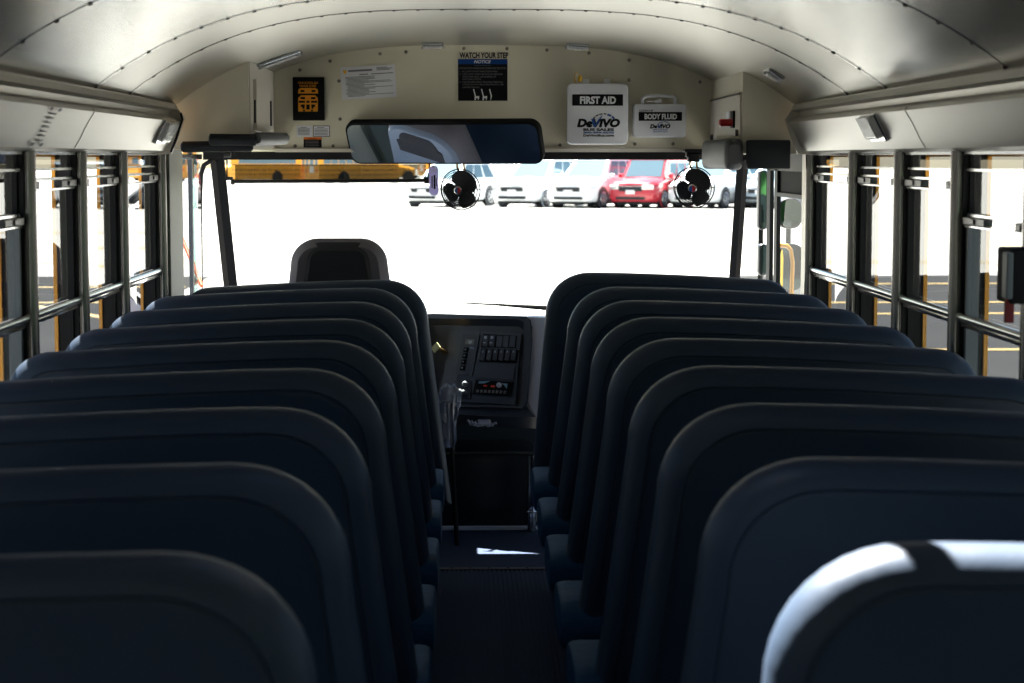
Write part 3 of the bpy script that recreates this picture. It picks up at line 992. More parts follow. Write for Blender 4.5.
# small labels
for (x0, x1, lab) in ((296.5, 312.3, 'small white label, left one of the two above the orange-topped label'), (313, 330, 'small grey-framed white label, right one of the two above the orange-topped label')):
    t = thing('small_label', lab, 'label', W((x0 + x1) / 2, 136, YF))
    px_box('plate', 'label_white' if x0 < 300 else 'ink_grey', x0, 125.5, x1, 136.7, YF - 0.002, 0.002, t)
    if x0 > 300: px_box('face', 'label_white', x0 + 0.8, 126.3, x1 - 0.8, 135.9, YF - 0.0028, 0.001, t)
    m = MB()
    for k in range(6):
        a, b = plate(x0 + (4 if k == 0 else 1.5), 127.2 + k * 1.45, x1 - (4 if k == 0 else 1.5) - rr.random() * 2, 127.8 + k * 1.45, YF - 0.0036, 0.0008); m.b2(a, b)
    m.build('printed_line', 'ink_grey', t)
t = thing('warning_label', 'small black warning label with an orange top band on the header', 'label', W(312.5, 149, YF))
px_box('plate', 'ink_black', 303.5, 137.3, 321.7, 148.6, YF - 0.002, 0.002, t)
px_box('orange_band', 'label_orange', 303.5, 137.3, 321.7, 139.4, YF - 0.0028, 0.001, t)
px_text('WARNING', 308, 137.7, 317, 139.1, YF - 0.0032, 'ink_black', t, bold=0.01)
m = MB()
for k in range(5):
    a, b = plate(305, 140.8 + k * 1.5, 320 - rr.random() * 2, 141.3 + k * 1.5, YF - 0.003, 0.001); m.b2(a, b)
m.build('printed_line', 'ink_grey', t)

# watch your step and notice sign
t = thing('notice_sign', 'black and blue notice sign below watch your step lettering', 'sign', W(482, 101, YF))
px_text('WATCH YOUR STEP', 459.5, 52.3, 508.3, 58.3, YF - 0.002, 'ink_black', t, bold=0.035)
px_box('board', 'ink_black', 458, 59, 507.5, 100.8, YF - 0.003, 0.003, t)
px_box('blue_band', 'sign_blue', 458, 59, 507.5, 64.2, YF - 0.0038, 0.001, t)
px_text('NOTICE', 474, 60.1, 491, 63.3, YF - 0.0044, 'ink_white', t, bold=0.02, shear=0.25)
YN = YF - 0.0036
px_text('FMVSS/CMVSS 222', 474.5, 65.2, 490.5, 66.0, YN, 'ink_grey', t)
px_text('FMVSS/CMVSS PASSENGER CRASH PROTECTION', 459.3, 67.2, 505.8, 69.2, YN, 'ink_grey', t)
for i, (tx, x1) in enumerate((('1.  ALL SEATS MUST FACE FORWARD.', 498), ('2.  EACH SEAT MUST BE PLACED BEHIND', 502.5), ('     ANOTHER SEAT OR BARRIER OF', 496), ('     MATCHING WIDTH.', 481.5),
                              ('3.  FOR PROPER SEAT SPACING MEETING', 503), ('     FMVSS/CMVSS REQUIREMENTS, SEE', 503.5), ('     OWNERS MANUAL.', 480))):
    yy = (70.6, 73.4, 75.9, 78.4, 81.2, 83.8, 86.4)[i]
    px_text(tx.strip(), 459.5 if tx[0] != ' ' else 462.5, yy, x1, yy + 1.7, YN, 'ink_grey', t)
m = MB()
for x in (473, 481, 489):
    pxpoly(m, [(x, 89.2), (x + 1.1, 89.0), (x + 3.0, 96), (x + 2.8 if x < 489 else x + 1.8, 100.3), (x + 1.4, 100.3), (x + 1.7, 96)], YN, 0.0008)
    if x < 489:
        pxpoly(m, [(x + 2.5, 96.2), (x + 6.2, 96.0), (x + 6.2, 98), (x + 5.4, 100.3), (x + 4.8, 100.3), (x + 5, 98.3), (x + 2.5, 98.3)], YN, 0.0008)
m.build('seat_drawing', 'ink_white', t)

# first aid box
t = thing('first_aid_box', 'large white first aid case mounted on the header', 'first aid kit', W(597.5, 144, YF))
a = W(567.3, 83.3, 7.93); b = W(628, 144.5, 7.93)
m = MB(); rr_slab(m, a.x, b.x, b.z, a.z, 0.02, 7.93, 0.035, 0.006); m.build('lid', 'white_plastic', t, smooth=True)
m = MB(); rr_slab(m, a.x + 0.003, b.x - 0.003, b.z + 0.003, a.z - 0.003, 0.018, 7.963, 0.036); m.build('case', 'white_plastic', t, smooth=True)
for x0 in (583, 604):
    p = W(x0, 79, 7.96); q = W(x0 + 6.5, 84, 7.96)
    m = MB(); m.b2((p.x, 7.965, q.z), (q.x, 7.985, p.z), 0.004); m.build('mount_tab', 'white_plastic', t)
Yl = 7.9285
px_box('title_band', 'ink_black', 572.3, 94.3, 623, 105.7, Yl, 0.002, t)
px_text('FIRST AID', 580, 96.3, 616, 104, Yl - 0.001, 'ink_white', t, bold=0.045)
px_text('DeVIVO', 577, 118.6, 620, 127.4, Yl, 'ink_black', t, bold=0.06, shear=0.2)
px_text('BUS SALES', 583.3, 128.3, 614, 131, Yl, 'ink_black', t, bold=0.05)
px_text('800-899-6070', 583.3, 131.5, 614, 133.6, Yl, 'ink_blue', t, bold=0.045)
px_text('DeVivoBus.com', 583.3, 134.3, 614, 136.6, Yl, 'ink_black', t, bold=0.04)
m = MB(); pxpoly(m, [(591.2, 118.9), (594.0, 118.9), (595.3, 124), (601.5, 115.5), (602.6, 115.5), (595.8, 127.0), (593.6, 127.0)], Yl - 0.001, 0.001); m.build('blue_check', 'ink_blue', t)
def arc_marks(cx, cy, rx, ry, angs, wd, Y):
    mm = MB()
    for a0, a1 in angs:
        P = []
        for k in range(5):
            a = math.radians(a0 + (a1 - a0) * k / 4); P.append((cx + rx * math.cos(a), cy - ry * math.sin(a)))
        for k in range(4, -1, -1):
            a = math.radians(a0 + (a1 - a0) * k / 4); P.append((cx + (rx - wd) * math.cos(a), cy - (ry - wd) * math.sin(a)))
        pxpoly(mm, P, Y, 0.001)
    return mm
arc_marks(604, 121.5, 12, 8.2, ((160, 142), (137, 118), (114, 97), (92, 78)), 1.1, Yl).build('arc_mark', 'ink_black', t)
arc_marks(604, 121.5, 12, 8.2, ((72, 50), (44, 22)), 2.0, Yl).build('arc_mark', 'ink_blue', t)
tg = thing('yellow_seal', 'yellow plastic seal tag looped on top of the first aid case', 'tag', W(580, 83, 7.95))
m = MB(); m.tube([W(575.5, 83.5, 7.94), W(574.2, 77, 7.94), W(576.5, 72, 7.94), W(579.5, 76, 7.94), W(580, 80, 7.94)], 0.0022, 6); m.build('loop', 'yellow_tag', tg)
m = MB(); p = W(580, 78.3, 7.94); m.lathe([(0.002, -0.014), (0.007, -0.01), (0.009, 0), (0.006, 0.009), (0.002, 0.012)], p, (0.2, 0, 1), 12); m.build('bead', 'yellow_tag', tg, smooth=True)

# body fluid kit
t = thing('body_fluid_kit', 'small white clean-up body fluid case with a handle on the header', 'kit', W(660, 137, YF))
a = W(634, 103.7, 7.94); b = W(686, 137.2, 7.94)
m = MB(); rr_slab(m, a.x, b.x, b.z, a.z, 0.012, 7.94, 0.06, 0.004); m.build('case', 'white_plastic', t, smooth=True)
m = MB(); m.tube([W(642.5, 104, 7.95), W(642.5, 99, 7.95), W(646, 96.3, 7.95), W(660, 95.6, 7.95), W(673, 96.6, 7.95), W(675, 99, 7.95), W(675, 104, 7.95)], 0.0065, 8); m.build('handle', 'white_plastic', t, smooth=True)
Yl = 7.9385
px_box('title_band', 'ink_black', 638.7, 112, 682, 120.8, Yl, 0.0015, t)
px_text('CLEAN-UP', 639.2, 109.7, 653, 111.5, Yl, 'ink_black', t, bold=0.02)
px_text('BODY FLUID', 644.5, 113.7, 677, 119.4, Yl - 0.001, 'ink_white', t, bold=0.05)
px_text('DeVIVO', 650, 124.2, 670.3, 128.5, Yl, 'ink_black', t, bold=0.06, shear=0.2)
px_text('BUS SALES', 653.5, 129.0, 667.5, 130.3, Yl, 'ink_blue', t, bold=0.02)
px_text('800-899-6070', 653.5, 130.8, 667.5, 132.4, Yl, 'ink_blue', t)
m = MB(); pxpoly(m, [(657.2, 124.4), (658.6, 124.4), (659.2, 126.8), (662.2, 122.8), (662.8, 122.8), (659.6, 128.3), (658.5, 128.3)], Yl - 0.001, 0.001); m.build('blue_check', 'ink_blue', t)
arc_marks(664, 125.7, 6.5, 4.4, ((160, 100), (92, 20)), 0.7, Yl).build('arc_mark', 'ink_blue', t)
m = MB(); pxpoly(m, [(654, 101), (661, 99), (662, 102), (657, 103)], 7.93, 0.002); m.tube([W(646, 101, 7.932), W(655, 102, 7.932), W(662, 110, 7.932)], 0.0012, 5); m.build('seal_tie', 'white_plastic', t)

# ------------------------------------------------------------------ interior mirror
t = thing('rear_view_mirror', 'wide black framed rear-view mirror below the header', 'mirror', W(443, 165, 7.85))
a = W(344.5, 121.5, 7.85); b = W(541.5, 164.5, 7.85)
cx, cz = (a.x + b.x) / 2, (a.z + b.z) / 2
hw, hh = (b.x - a.x) / 2, (a.z - b.z) / 2
tilt = (Euler((0, 0, math.radians(-19))).to_matrix() @ Euler((math.radians(27), 0, 0)).to_matrix())
hh2 = hh / math.cos(math.radians(25)); hw2 = hw / math.cos(math.radians(17))
def mirror_slab(hx, hz, r, y, th, edge):
    m = MB(); rr_slab(m, -hx, hx, -hz, hz, r, y, th, edge, n=8)
    for v in m.bm.verts: v.co = tilt @ v.co + Vector((cx, 7.85, cz))
    return m
mirror_slab(hw2, hh2, 0.042, -0.004, 0.03, 0.006).build('frame', 'black_rubber', t, smooth=True)
mirror_slab(hw2 - 0.010, hh2 - 0.010, 0.034, -0.0065, 0.004, 0.0).build('mirror_glass', 'mirror_glass', t)
for sx in (-0.2, 0.2):
    m = MB(); m.tube([Vector((cx, 7.86, cz)) + tilt @ Vector((sx, 0.02, 0)), (cx + sx, 8.0, cz + 0.02)], 0.012, 8); m.build('bracket', 'black_metal', t)

# tinted sun visor
t = thing('sun_visor', 'smoked see-through sun visor strip over the driver side of the windshield', 'sun visor', W(330, 182, 8.05))
Yv = 8.06
m = MB(); a = W(235, 164.5, Yv); b = W(426, 181, Yv)
m.poly([(a.x, Yv, a.z), (b.x, Yv, a.z), (b.x, Yv, b.z), (a.x, Yv, b.z)], [(0, 1, 2, 3)]); m.build('tinted_sheet', 'visor_tint', t)
m = MB(); m.tube([W(232, 181.5, Yv), W(428, 180.5, Yv)], 0.0075, 8); m.cyl(W(424, 180.5, Yv), W(429, 180.3, Yv), 0.014, n=8); m.cyl(W(231, 182, Yv), W(234.5, 181.8, Yv), 0.012, n=8)
m.build('bottom_rod', 'black_metal', t)
m = MB(); m.tube([W(430, 158, Yv), W(428, 181, Yv)], 0.003, 6); m.build('hinge_arm', 'black_metal', t)
m = MB(); m.tube([W(227, 153, Yv), W(227, 179, Yv)], 0.003, 6); m.cyl(W(224, 154, Yv), W(231, 154, Yv), 0.014, n=8); m.box(W(229, 178.5, Yv), (0.03, 0.02, 0.014))
m.build('hinge_arm', 'black_metal', t)

# lilac tag
t = thing('hanging_tag', 'lilac oval tag hanging beside the left fan', 'tag', W(434, 195, 7.95))
a = W(429.3, 165.5, 7.95); b = W(438.6, 195.5, 7.95)
m = MB(); rr_slab(m, a.x, b.x, b.z, a.z, 0.016, 7.95, 0.004); 
for v in m.bm.verts: v.co.x += (v.co.z - b.z) * -0.02
m.build('card', 'tag_lilac', t)
m = MB(); p = W(433.2, 169, 7.945); m.ring(p, (0, 1, 0), 0.0105, 0.0022, 16, 5); m.build('hole_ring', 'white_plastic', t)
m = MB()
for (x0, y0, x1, y1) in ((431.5, 176, 432.7, 188), (433.5, 175, 435.5, 189), (436, 178, 436.8, 186)):
    q, w2 = plate(x0, y0, x1, y1, 7.9485, 0.001); m.b2(q, w2)
m.build('print', 'ink_black', t)
m = MB(); m.tube([W(433.4, 158, 7.95), W(433.4, 167.5, 7.95)], 0.0015, 5); m.build('hook', 'chrome', t)

# ------------------------------------------------------------------ fans
def fan_proto(c, label):
    t = thing('dash_fan', label, 'fan', c, group='fans hanging under the header')
    R = 0.081
    yaw = -0.30
    M = Euler((0.10, 0, yaw)).to_matrix()
    def P(x, y, z): return M @ Vector((x, y, z))
    m = MB()
    def ringat(r, y, w):
        m.tube([P(r * math.cos(2 * PI * k / 36), y, r * math.sin(2 * PI * k / 36)) for k in range(36)], w, 5, closed=True)
    ringat(R, 0, 0.0026)
    for k in range(1, 10):
        r = R * k / 10
        y = -0.032 * math.sqrt(max(0, 1 - (r / R) ** 2.6))
        if r > 0.018: ringat(r, y, 0.0016)
    for k in range(10):
        a = 2 * PI * k / 10
        m.tube([P(r * math.cos(a), -0.032 * math.sqrt(max(0, 1 - (r / R) ** 2.6)) + 0.001, r * math.sin(a)) for r in (0.015, 0.03, 0.05, 0.065, 0.075, R)], 0.0010, 5)
        m.tube([P(r * math.cos(a), 0.028 * math.sqrt(max(0, 1 - (r / R) ** 2.6)), r * math.sin(a)) for r in (0.015, 0.04, 0.065, R)], 0.0012, 5)
    for r in (0.035, 0.05, 0.065):
        m.tube([P(r * math.cos(2 * PI * k / 24), 0.028 * math.sqrt(1 - (r / R) ** 2.6), r * math.sin(2 * PI * k / 24)) for k in range(24)], 0.0010, 5, closed=True)
    m.build('cage', 'black_metal', t, local=True)
    for k, (a0, sp, rad) in enumerate(((62, 140, 0.076), (196, 92, 0.070), (300, 74, 0.076))):
        m = MB()
        N = 8; pts = []; fs = []
        for i in range(N + 1):
            f = i / N
            r = 0.012 + (rad - 0.012) * f
            half = math.radians(sp / 2) * (0.55 + 0.6 * math.sin(PI * min(1, f * 0.85 + 0.12)))
            if f > 0.95: half *= 0.85
            for j in range(5):
                a = math.radians(a0) + half * (j / 2 - 1)
                pts.append(P(r * math.cos(a), 0.002 + 0.010 * (j / 2 - 1) * (0.4 + f * 0.6), r * math.sin(a)))
        for i in range(N):
            for j in range(4):
                fs.append((i * 5 + j, i * 5 + j + 1, i * 5 + 6 + j, i * 5 + 5 + j))
        m.poly(pts, fs)
        g2 = bmesh.ops.solidify(m.bm, geom=m.bm.faces[:], thickness=0.0016)
        m.build('blade', 'black_plastic', t, local=True, smooth=True)
    m = MB(); m.lathe([(0.028, 0.0), (0.03, 0.012), (0.028, 0.045), (0.018, 0.055)], P(0, 0.004, 0), M @ Vector((0, 1, 0)), 20); m.build('motor', 'black_plastic', t, local=True, smooth=True)
    m = MB(); m.lathe([(0.017, 0.0), (0.017, 0.003), (0.0145, 0.0045)], P(0, -0.031, 0), M @ Vector((0, -1, 0)), 24); hb = m.build('badge', 'chrome', t, local=True, smooth=True)
    for m_, a0, a1 in (('ink_blue', 90, 270), ('red', -90, 90)):
        m = MB()
        pts = [P(0.0125 * math.cos(math.radians(a0 + (a1 - a0) * k / 12)), -0.0362, 0.0125 * math.sin(math.radians(a0 + (a1 - a0) * k / 12))) for k in range(13)]
        m.prism(pts, P(0, -0.0006, 0)); m.build('badge_half', m_, hb, local=True)
    m = MB()
    for x in (-0.013, 0.013):
        m.tube([P(x, 0.03, 0.062), Vector((x, 0.03, 0.088)), Vector((x, 0.03, 0.105))], 0.0042, 8)
    m.build('brass_stud', 'brass', t, local=True)
    m = MB(); m.box((0, 0.03, 0.118), (0.045, 0.05, 0.034), bevel=0.004); m.box((0, 0.03, 0.145), (0.075, 0.07, 0.012), bevel=0.002)
    m.box((0, 0.03, 0.130), (0.06, 0.04, 0.02), bevel=0.004)
    m.build('bracket', 'black_metal', t, local=True)
    return t
fp = W(460.5, 189.5, 7.92)
fanL = fan_proto(fp, 'black caged fan with a red and blue badge, hanging under the mirror')
fanR = copy_tree(fanL)
fanR.location = W(694, 187.5, 7.90)
fanR['label'] = 'black caged fan with a red and blue badge, beside the right header pads'

# ------------------------------------------------------------------ dashboard
dash = thing('dashboard', 'dark dashboard console with switch panel and grey side, ahead of the aisle', 'dashboard', (-0.1, 8.1, 0.5))
A0 = W(438.7, 324.5, 8.12); A1 = W(521.7, 328.5, 7.96); A2 = W(520, 403.5, 7.86)
dn = (A1 - A0).cross(A2 - A0).normalized()
if dn.y > 0: dn = -dn
def D(px, py, h=0.0):
    r = ray(px, py); k = (A0 - CAM).dot(dn) / r.dot(dn)
    return CAM + r * k + dn * h
def dz(x, y): return (425 + x / 6.208, 310 + y / 6.208)
def dpanel(name, m_, pts, h0, h1, parent=dash, hole=None):
    m = MB(); m.prism([D(*dz(*p), h0) for p in pts], dn * (h1 - h0)); return m.build(name, m_, parent)
# shell around the recess
m = MB()
outer = [dz(0, 45), dz(560, 42), dz(625, 50), dz(665, 75), dz(668, 110), dz(628, 585), dz(600, 606), dz(200, 590), dz(0, 560)]
m.prism([D(*p, -0.012) for p in outer], dn * -0.25)
m.build('console_body', 'dash_plastic', dash)
m = MB()
inner = [dz(2, 92), dz(100, 90), dz(575, 98), dz(605, 120), dz(606, 180), dz(592, 560), dz(575, 585), dz(60, 560), dz(2, 560)]
mid = [dz(2, 60), dz(60, 60), dz(580, 62), dz(622, 82), dz(628, 180), dz(607, 565), dz(590, 600), dz(60, 585), dz(2, 585)]
out2 = [dz(2, 45), dz(60, 42), dz(600, 44), dz(655, 62), dz(668, 180), dz(638, 575), dz(610, 612), dz(60, 605), dz(2, 605)]
m.loft([[D(*p, -0.012) for p in inner], [D(*p, 0.016) for p in mid], [D(*p, 0.016) for p in out2], [D(*p, -0.06) for p in out2]], cap=False)
m.build('bezel', 'dash_plastic', dash, smooth=True)
# upper cap and lower skirt
m = MB(); m.prism([D(*p, 0.012) for p in (dz(2, 55), dz(4, 30), dz(60, 26), dz(640, 44), dz(640, 60), dz(6, 56))], dn * -0.4); m.build('dash_top', 'dash_plastic', dash)
m = MB(); m.prism([D(*p, 0.0) for p in (dz(2, 560), dz(600, 606), dz(640, 570), dz(690, 664), dz(560, 664), dz(2, 640))], dn * -0.25); m.build('lower_skirt', 'dash_plastic', dash)
m = MB(); m.prism([(-0.26, 8.22, 0.81), (0.20, 8.06, 0.81), (0.40, 8.04, 0.81), (0.40, 8.50, 0.81), (-0.26, 8.50, 0.81)], (0, 0, 0.04)); m.build('dash_shelf', 'dash_plastic', dash)
m = MB()
m.loft([[D(*dz(640, 44), 0.0), D(*dz(668, 110), 0.0), D(*dz(630, 600), 0.0), D(*dz(690, 666), 0.0), D(*dz(712, 640), 0.0), D(*dz(752, 120), 0.0), D(*dz(748, 48), 0.0)],
        [p + Vector((0.0, 0.4, 0)) for p in [D(*dz(640, 44), 0.0), D(*dz(668, 110), 0.0), D(*dz(630, 600), 0.0), D(*dz(690, 666), 0.0), D(*dz(712, 640), 0.0), D(*dz(752, 120), 0.0), D(*dz(748, 48), 0.0)]]])
m.build('grey_side', 'grey_plastic', dash)
fw = MB(); fw.b2((-1.2, 8.52, -0.06), (1.2, 8.56, 0.84)); fw = fw.build('wall_firewall', 'dash_plastic'); tag(fw, kind='structure')
m = MB(); m.b2((0.41, 8.25, 0.0), (1.12, 8.51, 0.80), 0.02); tag(m.build('trim_3', 'dash_plastic'), kind='structure')
m = MB(); m.b2((-1.12, 7.98, 0.0), (-0.27, 8.51, 0.895), 0.02); tag(m.build('trim_4', 'dash_plastic'), kind='structure')
# centre panel
cp = dpanel('switch_panel', 'dash_panel', [(228, 125), (600, 150), (560, 590), (300, 575), (290, 440), (182, 430)], -0.010, 0.004)
dpanel('left_field', 'dash_panel', [(150, 130), (228, 125), (182, 430), (290, 440), (300, 575), (90, 560)], -0.010, -0.004)
p1 = dpanel('gear_selector', 'dash_plastic', [(240, 150), (345, 155), (298, 412), (196, 405)], 0.004, 0.010)
dpanel('selector_display', 'ink_grey', [(262, 185), (315, 188), (309, 220), (256, 216)], 0.010, 0.012, p1)
dpanel('display_icon', 'switch_mark', [(276, 196), (300, 194), (297, 212), (280, 214)], 0.012, 0.013, p1)
dpanel('selector_mark', 'switch_mark', [(288, 234), (312, 236), (311, 243), (286, 241)], 0.010, 0.011, p1)
for k, yy in enumerate((236, 274, 312, 350)):
    x = 252 - k * 7
    dpanel('selector_button', 'ink_black', [(x, yy), (x + 26, yy + 1), (x + 20, yy + 30), (x - 6, yy + 28)], 0.010, 0.015, p1)
    dpanel('button_mark', 'switch_mark', [(x + 6, yy + 10), (x + 13, yy + 10), (x + 11, yy + 18), (x + 4, yy + 18)], 0.015, 0.0155, p1)
dpanel('switch_row', 'ink_black', [(365, 150), (575, 162), (566, 238), (350, 232)], 0.004, 0.006)
for k in range(5):
    x = 372 + k * 41
    if k < 2:
        s_ = dpanel('rocker_switch', 'dash_plastic', [(x, 160), (x + 32, 162), (x + 24, 230), (x - 8, 228)], 0.006, 0.016)
        dpanel('switch_icon', 'switch_mark', [(x + 6, 168), (x + 22, 169), (x + 20, 184), (x + 4, 183)], 0.016, 0.0165, s_)
        dpanel('switch_icon', 'switch_mark', [(x, 205), (x + 14, 206), (x + 13, 212), (x - 1, 211)], 0.016, 0.0165, s_)
    else:
        dpanel('blank_cover', 'dash_panel', [(x, 164), (x + 34, 166), (x + 26, 232), (x - 8, 230)], 0.006, 0.010)
dpanel('switch_row', 'ink_black', [(352, 240), (588, 250), (572, 332), (340, 322)], 0.004, 0.006)
for k in range(6):
    x = 360 + k * 38
    s_ = dpanel('rocker_switch', 'dash_plastic', [(x, 248), (x + 26, 249), (x + 16, 316), (x - 10, 314)], 0.006, 0.015)
    dpanel('switch_icon', 'switch_mark', [(x + 6, 258), (x + 12, 258), (x + 10, 270), (x + 4, 270)], 0.015, 0.0155, s_)
dpanel('storage_cover', 'dash_panel', [(338, 335), (566, 346), (552, 436), (322, 424)], 0.004, 0.009)
rd = dpanel('radio', 'ink_black', [(322, 438), (556, 450), (536, 536), (302, 522)], 0.004, 0.012)
dpanel('radio_light_bar', 'radio_blue', [(342, 447), (412, 446), (372, 460), (340, 460)], 0.012, 0.013, rd)
dpanel('radio_light_bar', 'radio_blue', [(480, 458), (520, 462), (514, 492), (498, 470)], 0.012, 0.013, rd)
dpanel('radio_display', 'display_red', [(372, 469), (394, 470), (391, 479), (370, 478)], 0.012, 0.013, rd)
dpanel('radio_display', 'display_red', [(417, 471), (442, 473), (440, 484), (415, 482)], 0.012, 0.013, rd)
m = MB(); m.lathe([(0.010, 0), (0.010, 0.010), (0.007, 0.013)], D(*dz(470, 472), 0.012), dn, 16); m.build('radio_knob', 'grey_plastic', rd)
for k in range(8):
    x = 330 + k * 24
    dpanel('radio_button', 'ink_grey', [(x, 498 + k), (x + 14, 499 + k), (x + 10, 516 + k), (x - 4, 515 + k)], 0.012, 0.014, rd)
kp = dpanel('key_panel', 'dash_plastic', [(205, 440), (295, 446), (285, 550), (190, 540)], 0.0, 0.010)
for (x, y) in ((262, 466), (232, 515), (255, 520)):
    m = MB(); m.lathe([(0.011, 0), (0.011, 0.016), (0.006, 0.022)], D(*dz(x, y), 0.010), dn, 14); m.build('key_switch', 'exit_grey', kp)
t = thing('park_brake_knob', 'cream yellow diamond knob on the left of the dashboard console', 'knob', D(441, 350))
m = MB(); c = D(*dz(130, 262), 0); e = D(*dz(108, 254), 0.05)
m.tube([c, e], 0.008, 10); m.build('stem', 'brass', t)
m = MB()
cc = D(*dz(106, 254), 0.055)
uu = (A1 - A0).normalized(); vv = dn.cross(uu).normalized()
m.prism([cc + uu * a_ * 0.020 + vv * b_ * 0.022 for a_, b_ in ((1, 0.15), (0.1, 1), (-1, -0.15), (-0.1, -1))], dn * 0.008)
m.build('diamond_grip', 'knob_cream', t)
# loose wiring under the console
m = MB()
for k in range(7):
    p = W(468 + k * 3.5, 420 + (k % 3), 7.93)
    m.tube([p, p + Vector((0.01, 0.01, -0.018)), p + Vector((0.03, 0.0, -0.012))], 0.005, 6)
m.box(W(484, 422, 7.92), (0.05, 0.03, 0.018), bevel=0.004)
o = m.build('wire_bundle', 'grey_plastic'); tag(o, 'grey bundle of loose wires and a plug hanging under the dashboard', 'wires')

# engine cover
ec = thing('engine_cover', 'black box-shaped engine cover on the floor below the dashboard', 'engine cover', (0.0, 8.15, 0))
m = MB(); a = W(443, 452, 8.12); b = W(533, 530, 8.12)
m.b2((a.x - 0.02, 8.10, 0.004), (b.x, 8.49, a.z), 0.02); m.build('cover', 'black_plastic', ec, smooth=True)
m = MB(); m.tube([(a.x - 0.02, 8.092, 0.01), (a.x - 0.02, 8.092, a.z - 0.015), (a.x, 8.092, a.z), (b.x - 0.02, 8.092, a.z), (b.x, 8.092, a.z - 0.015), (b.x, 8.092, 0.01)], 0.008, 8); m.build('edge_trim', 'rivet', ec, smooth=True)
m = MB(); m.b2((-0.3, 8.07, 0.004), (0.34, 8.095, 0.02), 0.003)
for k in range(6): m.cyl((-0.22 + k * 0.1, 8.07, 0.012), (-0.22 + k * 0.1, 8.062, 0.012), 0.006, n=8)
m.build('base_strip', 'grey_plastic', ec)
m = MB(); p = W(531.5, 518, 8.05); m.cyl((p.x, 8.03, 0.006), (p.x, 8.03, 0.32), 0.018, n=14); m.ring((p.x, 8.03, 0.09), (0, 0, 1), 0.021, 0.005, 16)
o = m.build('floor_post', 'chrome', smooth=True); tag(o, 'short shiny metal post standing right of the engine cover', 'post')

# crumpled film bag over the shifter
t = thing('plastic_bag', 'crumpled clear plastic bag hanging left of the dashboard keys', 'bag', W(447, 445, 7.75))
m = MB()
rb = random.Random(5)
rings = []
prof = [(0, 386, 5), (0.1, 389, 9), (0.25, 396, 11), (0.4, 405, 11.5), (0.52, 416, 9.5), (0.62, 423, 8), (0.75, 432, 9), (0.88, 441, 7.5), (1, 446, 3)]
for f, py, hwp in prof:
    c = W(448.5 + math.sin(f * 7) * 1.5, py, 7.75)
    ring = []
    for k in range(26):
        a = 2 * PI * k / 26
        rr_ = hwp * 7.75 / F * (1 + rb.uniform(-0.22, 0.22))
        ring.append((c.x + math.cos(a) * rr_, c.y + math.sin(a) * rr_ * 0.7, c.z + rb.uniform(-0.012, 0.012)))
    rings.append(ring)
m.loft(rings); m.build('film', 'crumpled_film', t)
m = MB(); c1 = W(449, 395, 7.75); m.tube([(c1.x + 0.03, 7.76, 0.005), (c1.x + 0.01, 7.76, 0.4), (c1.x, 7.75, c1.z - 0.03)], [0.010, 0.008, 0.014], 10); m.build('shifter', 'black_rubber', t, smooth=True)

# ------------------------------------------------------------------ driver's seat
ds = thing('driver_seat', 'dark fabric driver seat with grey bolsters, facing the windshield', 'seat', (-0.55, 7.75, 0))
cxs = (W(287, 250, 7.55).x + W(391, 250, 7.55).x) / 2
def shell(hwid, zt, zb, y0, y1, taper, rtop, m_, name, slope=0.06, bulge=0.02, zlow=1.0):
    m = MB()
    out = []
    N = 10
    w0 = hwid
    def outline(ins):
        pts = []
        wt = hwid * taper - ins; wb = hwid - ins; zt_ = zt - ins; zb_ = zb + ins
        r = max(rtop - ins, 0.01)
        for k in range(N + 1):
            a = math.radians(90 * k / N); pts.append((wt - r + r * math.cos(a), zt_ - r + r * math.sin(a)))
        for k in range(N + 1):
            a = math.radians(90 + 90 * k / N); pts.append((-wt + r + r * math.cos(a), zt_ - r + r * math.sin(a)))
        pts += [(-wb, zt_ - (zt_ - zb_) * 0.45), (-wb, zb_), (wb, zb_), (wb, zt_ - (zt_ - zb_) * 0.45)]
        return pts
    rings = []
    for ins, f in ((0.03, -bulge / (y1 - y0)), (0.01, 0.06), (0, 0.25), (0, 0.75), (0.012, 0.95), (0.04, 1.0)):
        y = y0 + (y1 - y0) * f
        rings.append([(cxs + x, y + (zt - z) * slope, z) for x, z in outline(ins)])
    m.loft(rings); return m.build(name, m_, ds, smooth=True)
hwid = (W(391, 285, 7.55).x - W(287, 285, 7.55).x) / 2 + 0.015
ztop = W(340, 238.5, 7.55).z
shell(hwid, ztop, 0.48, 7.50, 7.62, 0.86, 0.10, 'driver_side', 'backrest', 0.10)
shell(hwid - 0.045, ztop - 0.012, 0.60, 7.485, 7.55, 0.80, 0.07, 'driver_fabric', 'back_panel', 0.10)
shell(hwid - 0.01, ztop - 0.01, 0.55, 7.56, 7.635, 0.86, 0.10, 'driver_front', 'front_cover', 0.10)
shell(hwid - 0.07, ztop - 0.20, 0.60, 7.60, 7.648, 0.75, 0.12, 'driver_fabric', 'front_inset', 0.10)
shell(hwid - 0.09, ztop - 0.03, ztop - 0.16, 7.60, 7.646, 0.85, 0.05, 'driver_fabric', 'headrest_inset', 0.10)
m = MB(); m.box((cxs, 7.77, 0.50), (0.46, 0.38, 0.13), bevel=0.045, seg=4); m.build('cushion', 'driver_fabric', ds, smooth=True)
m = MB(); m.box((cxs, 7.84, 0.23), (0.30, 0.30, 0.42), bevel=0.03); m.build('pedestal', 'black_plastic', ds)

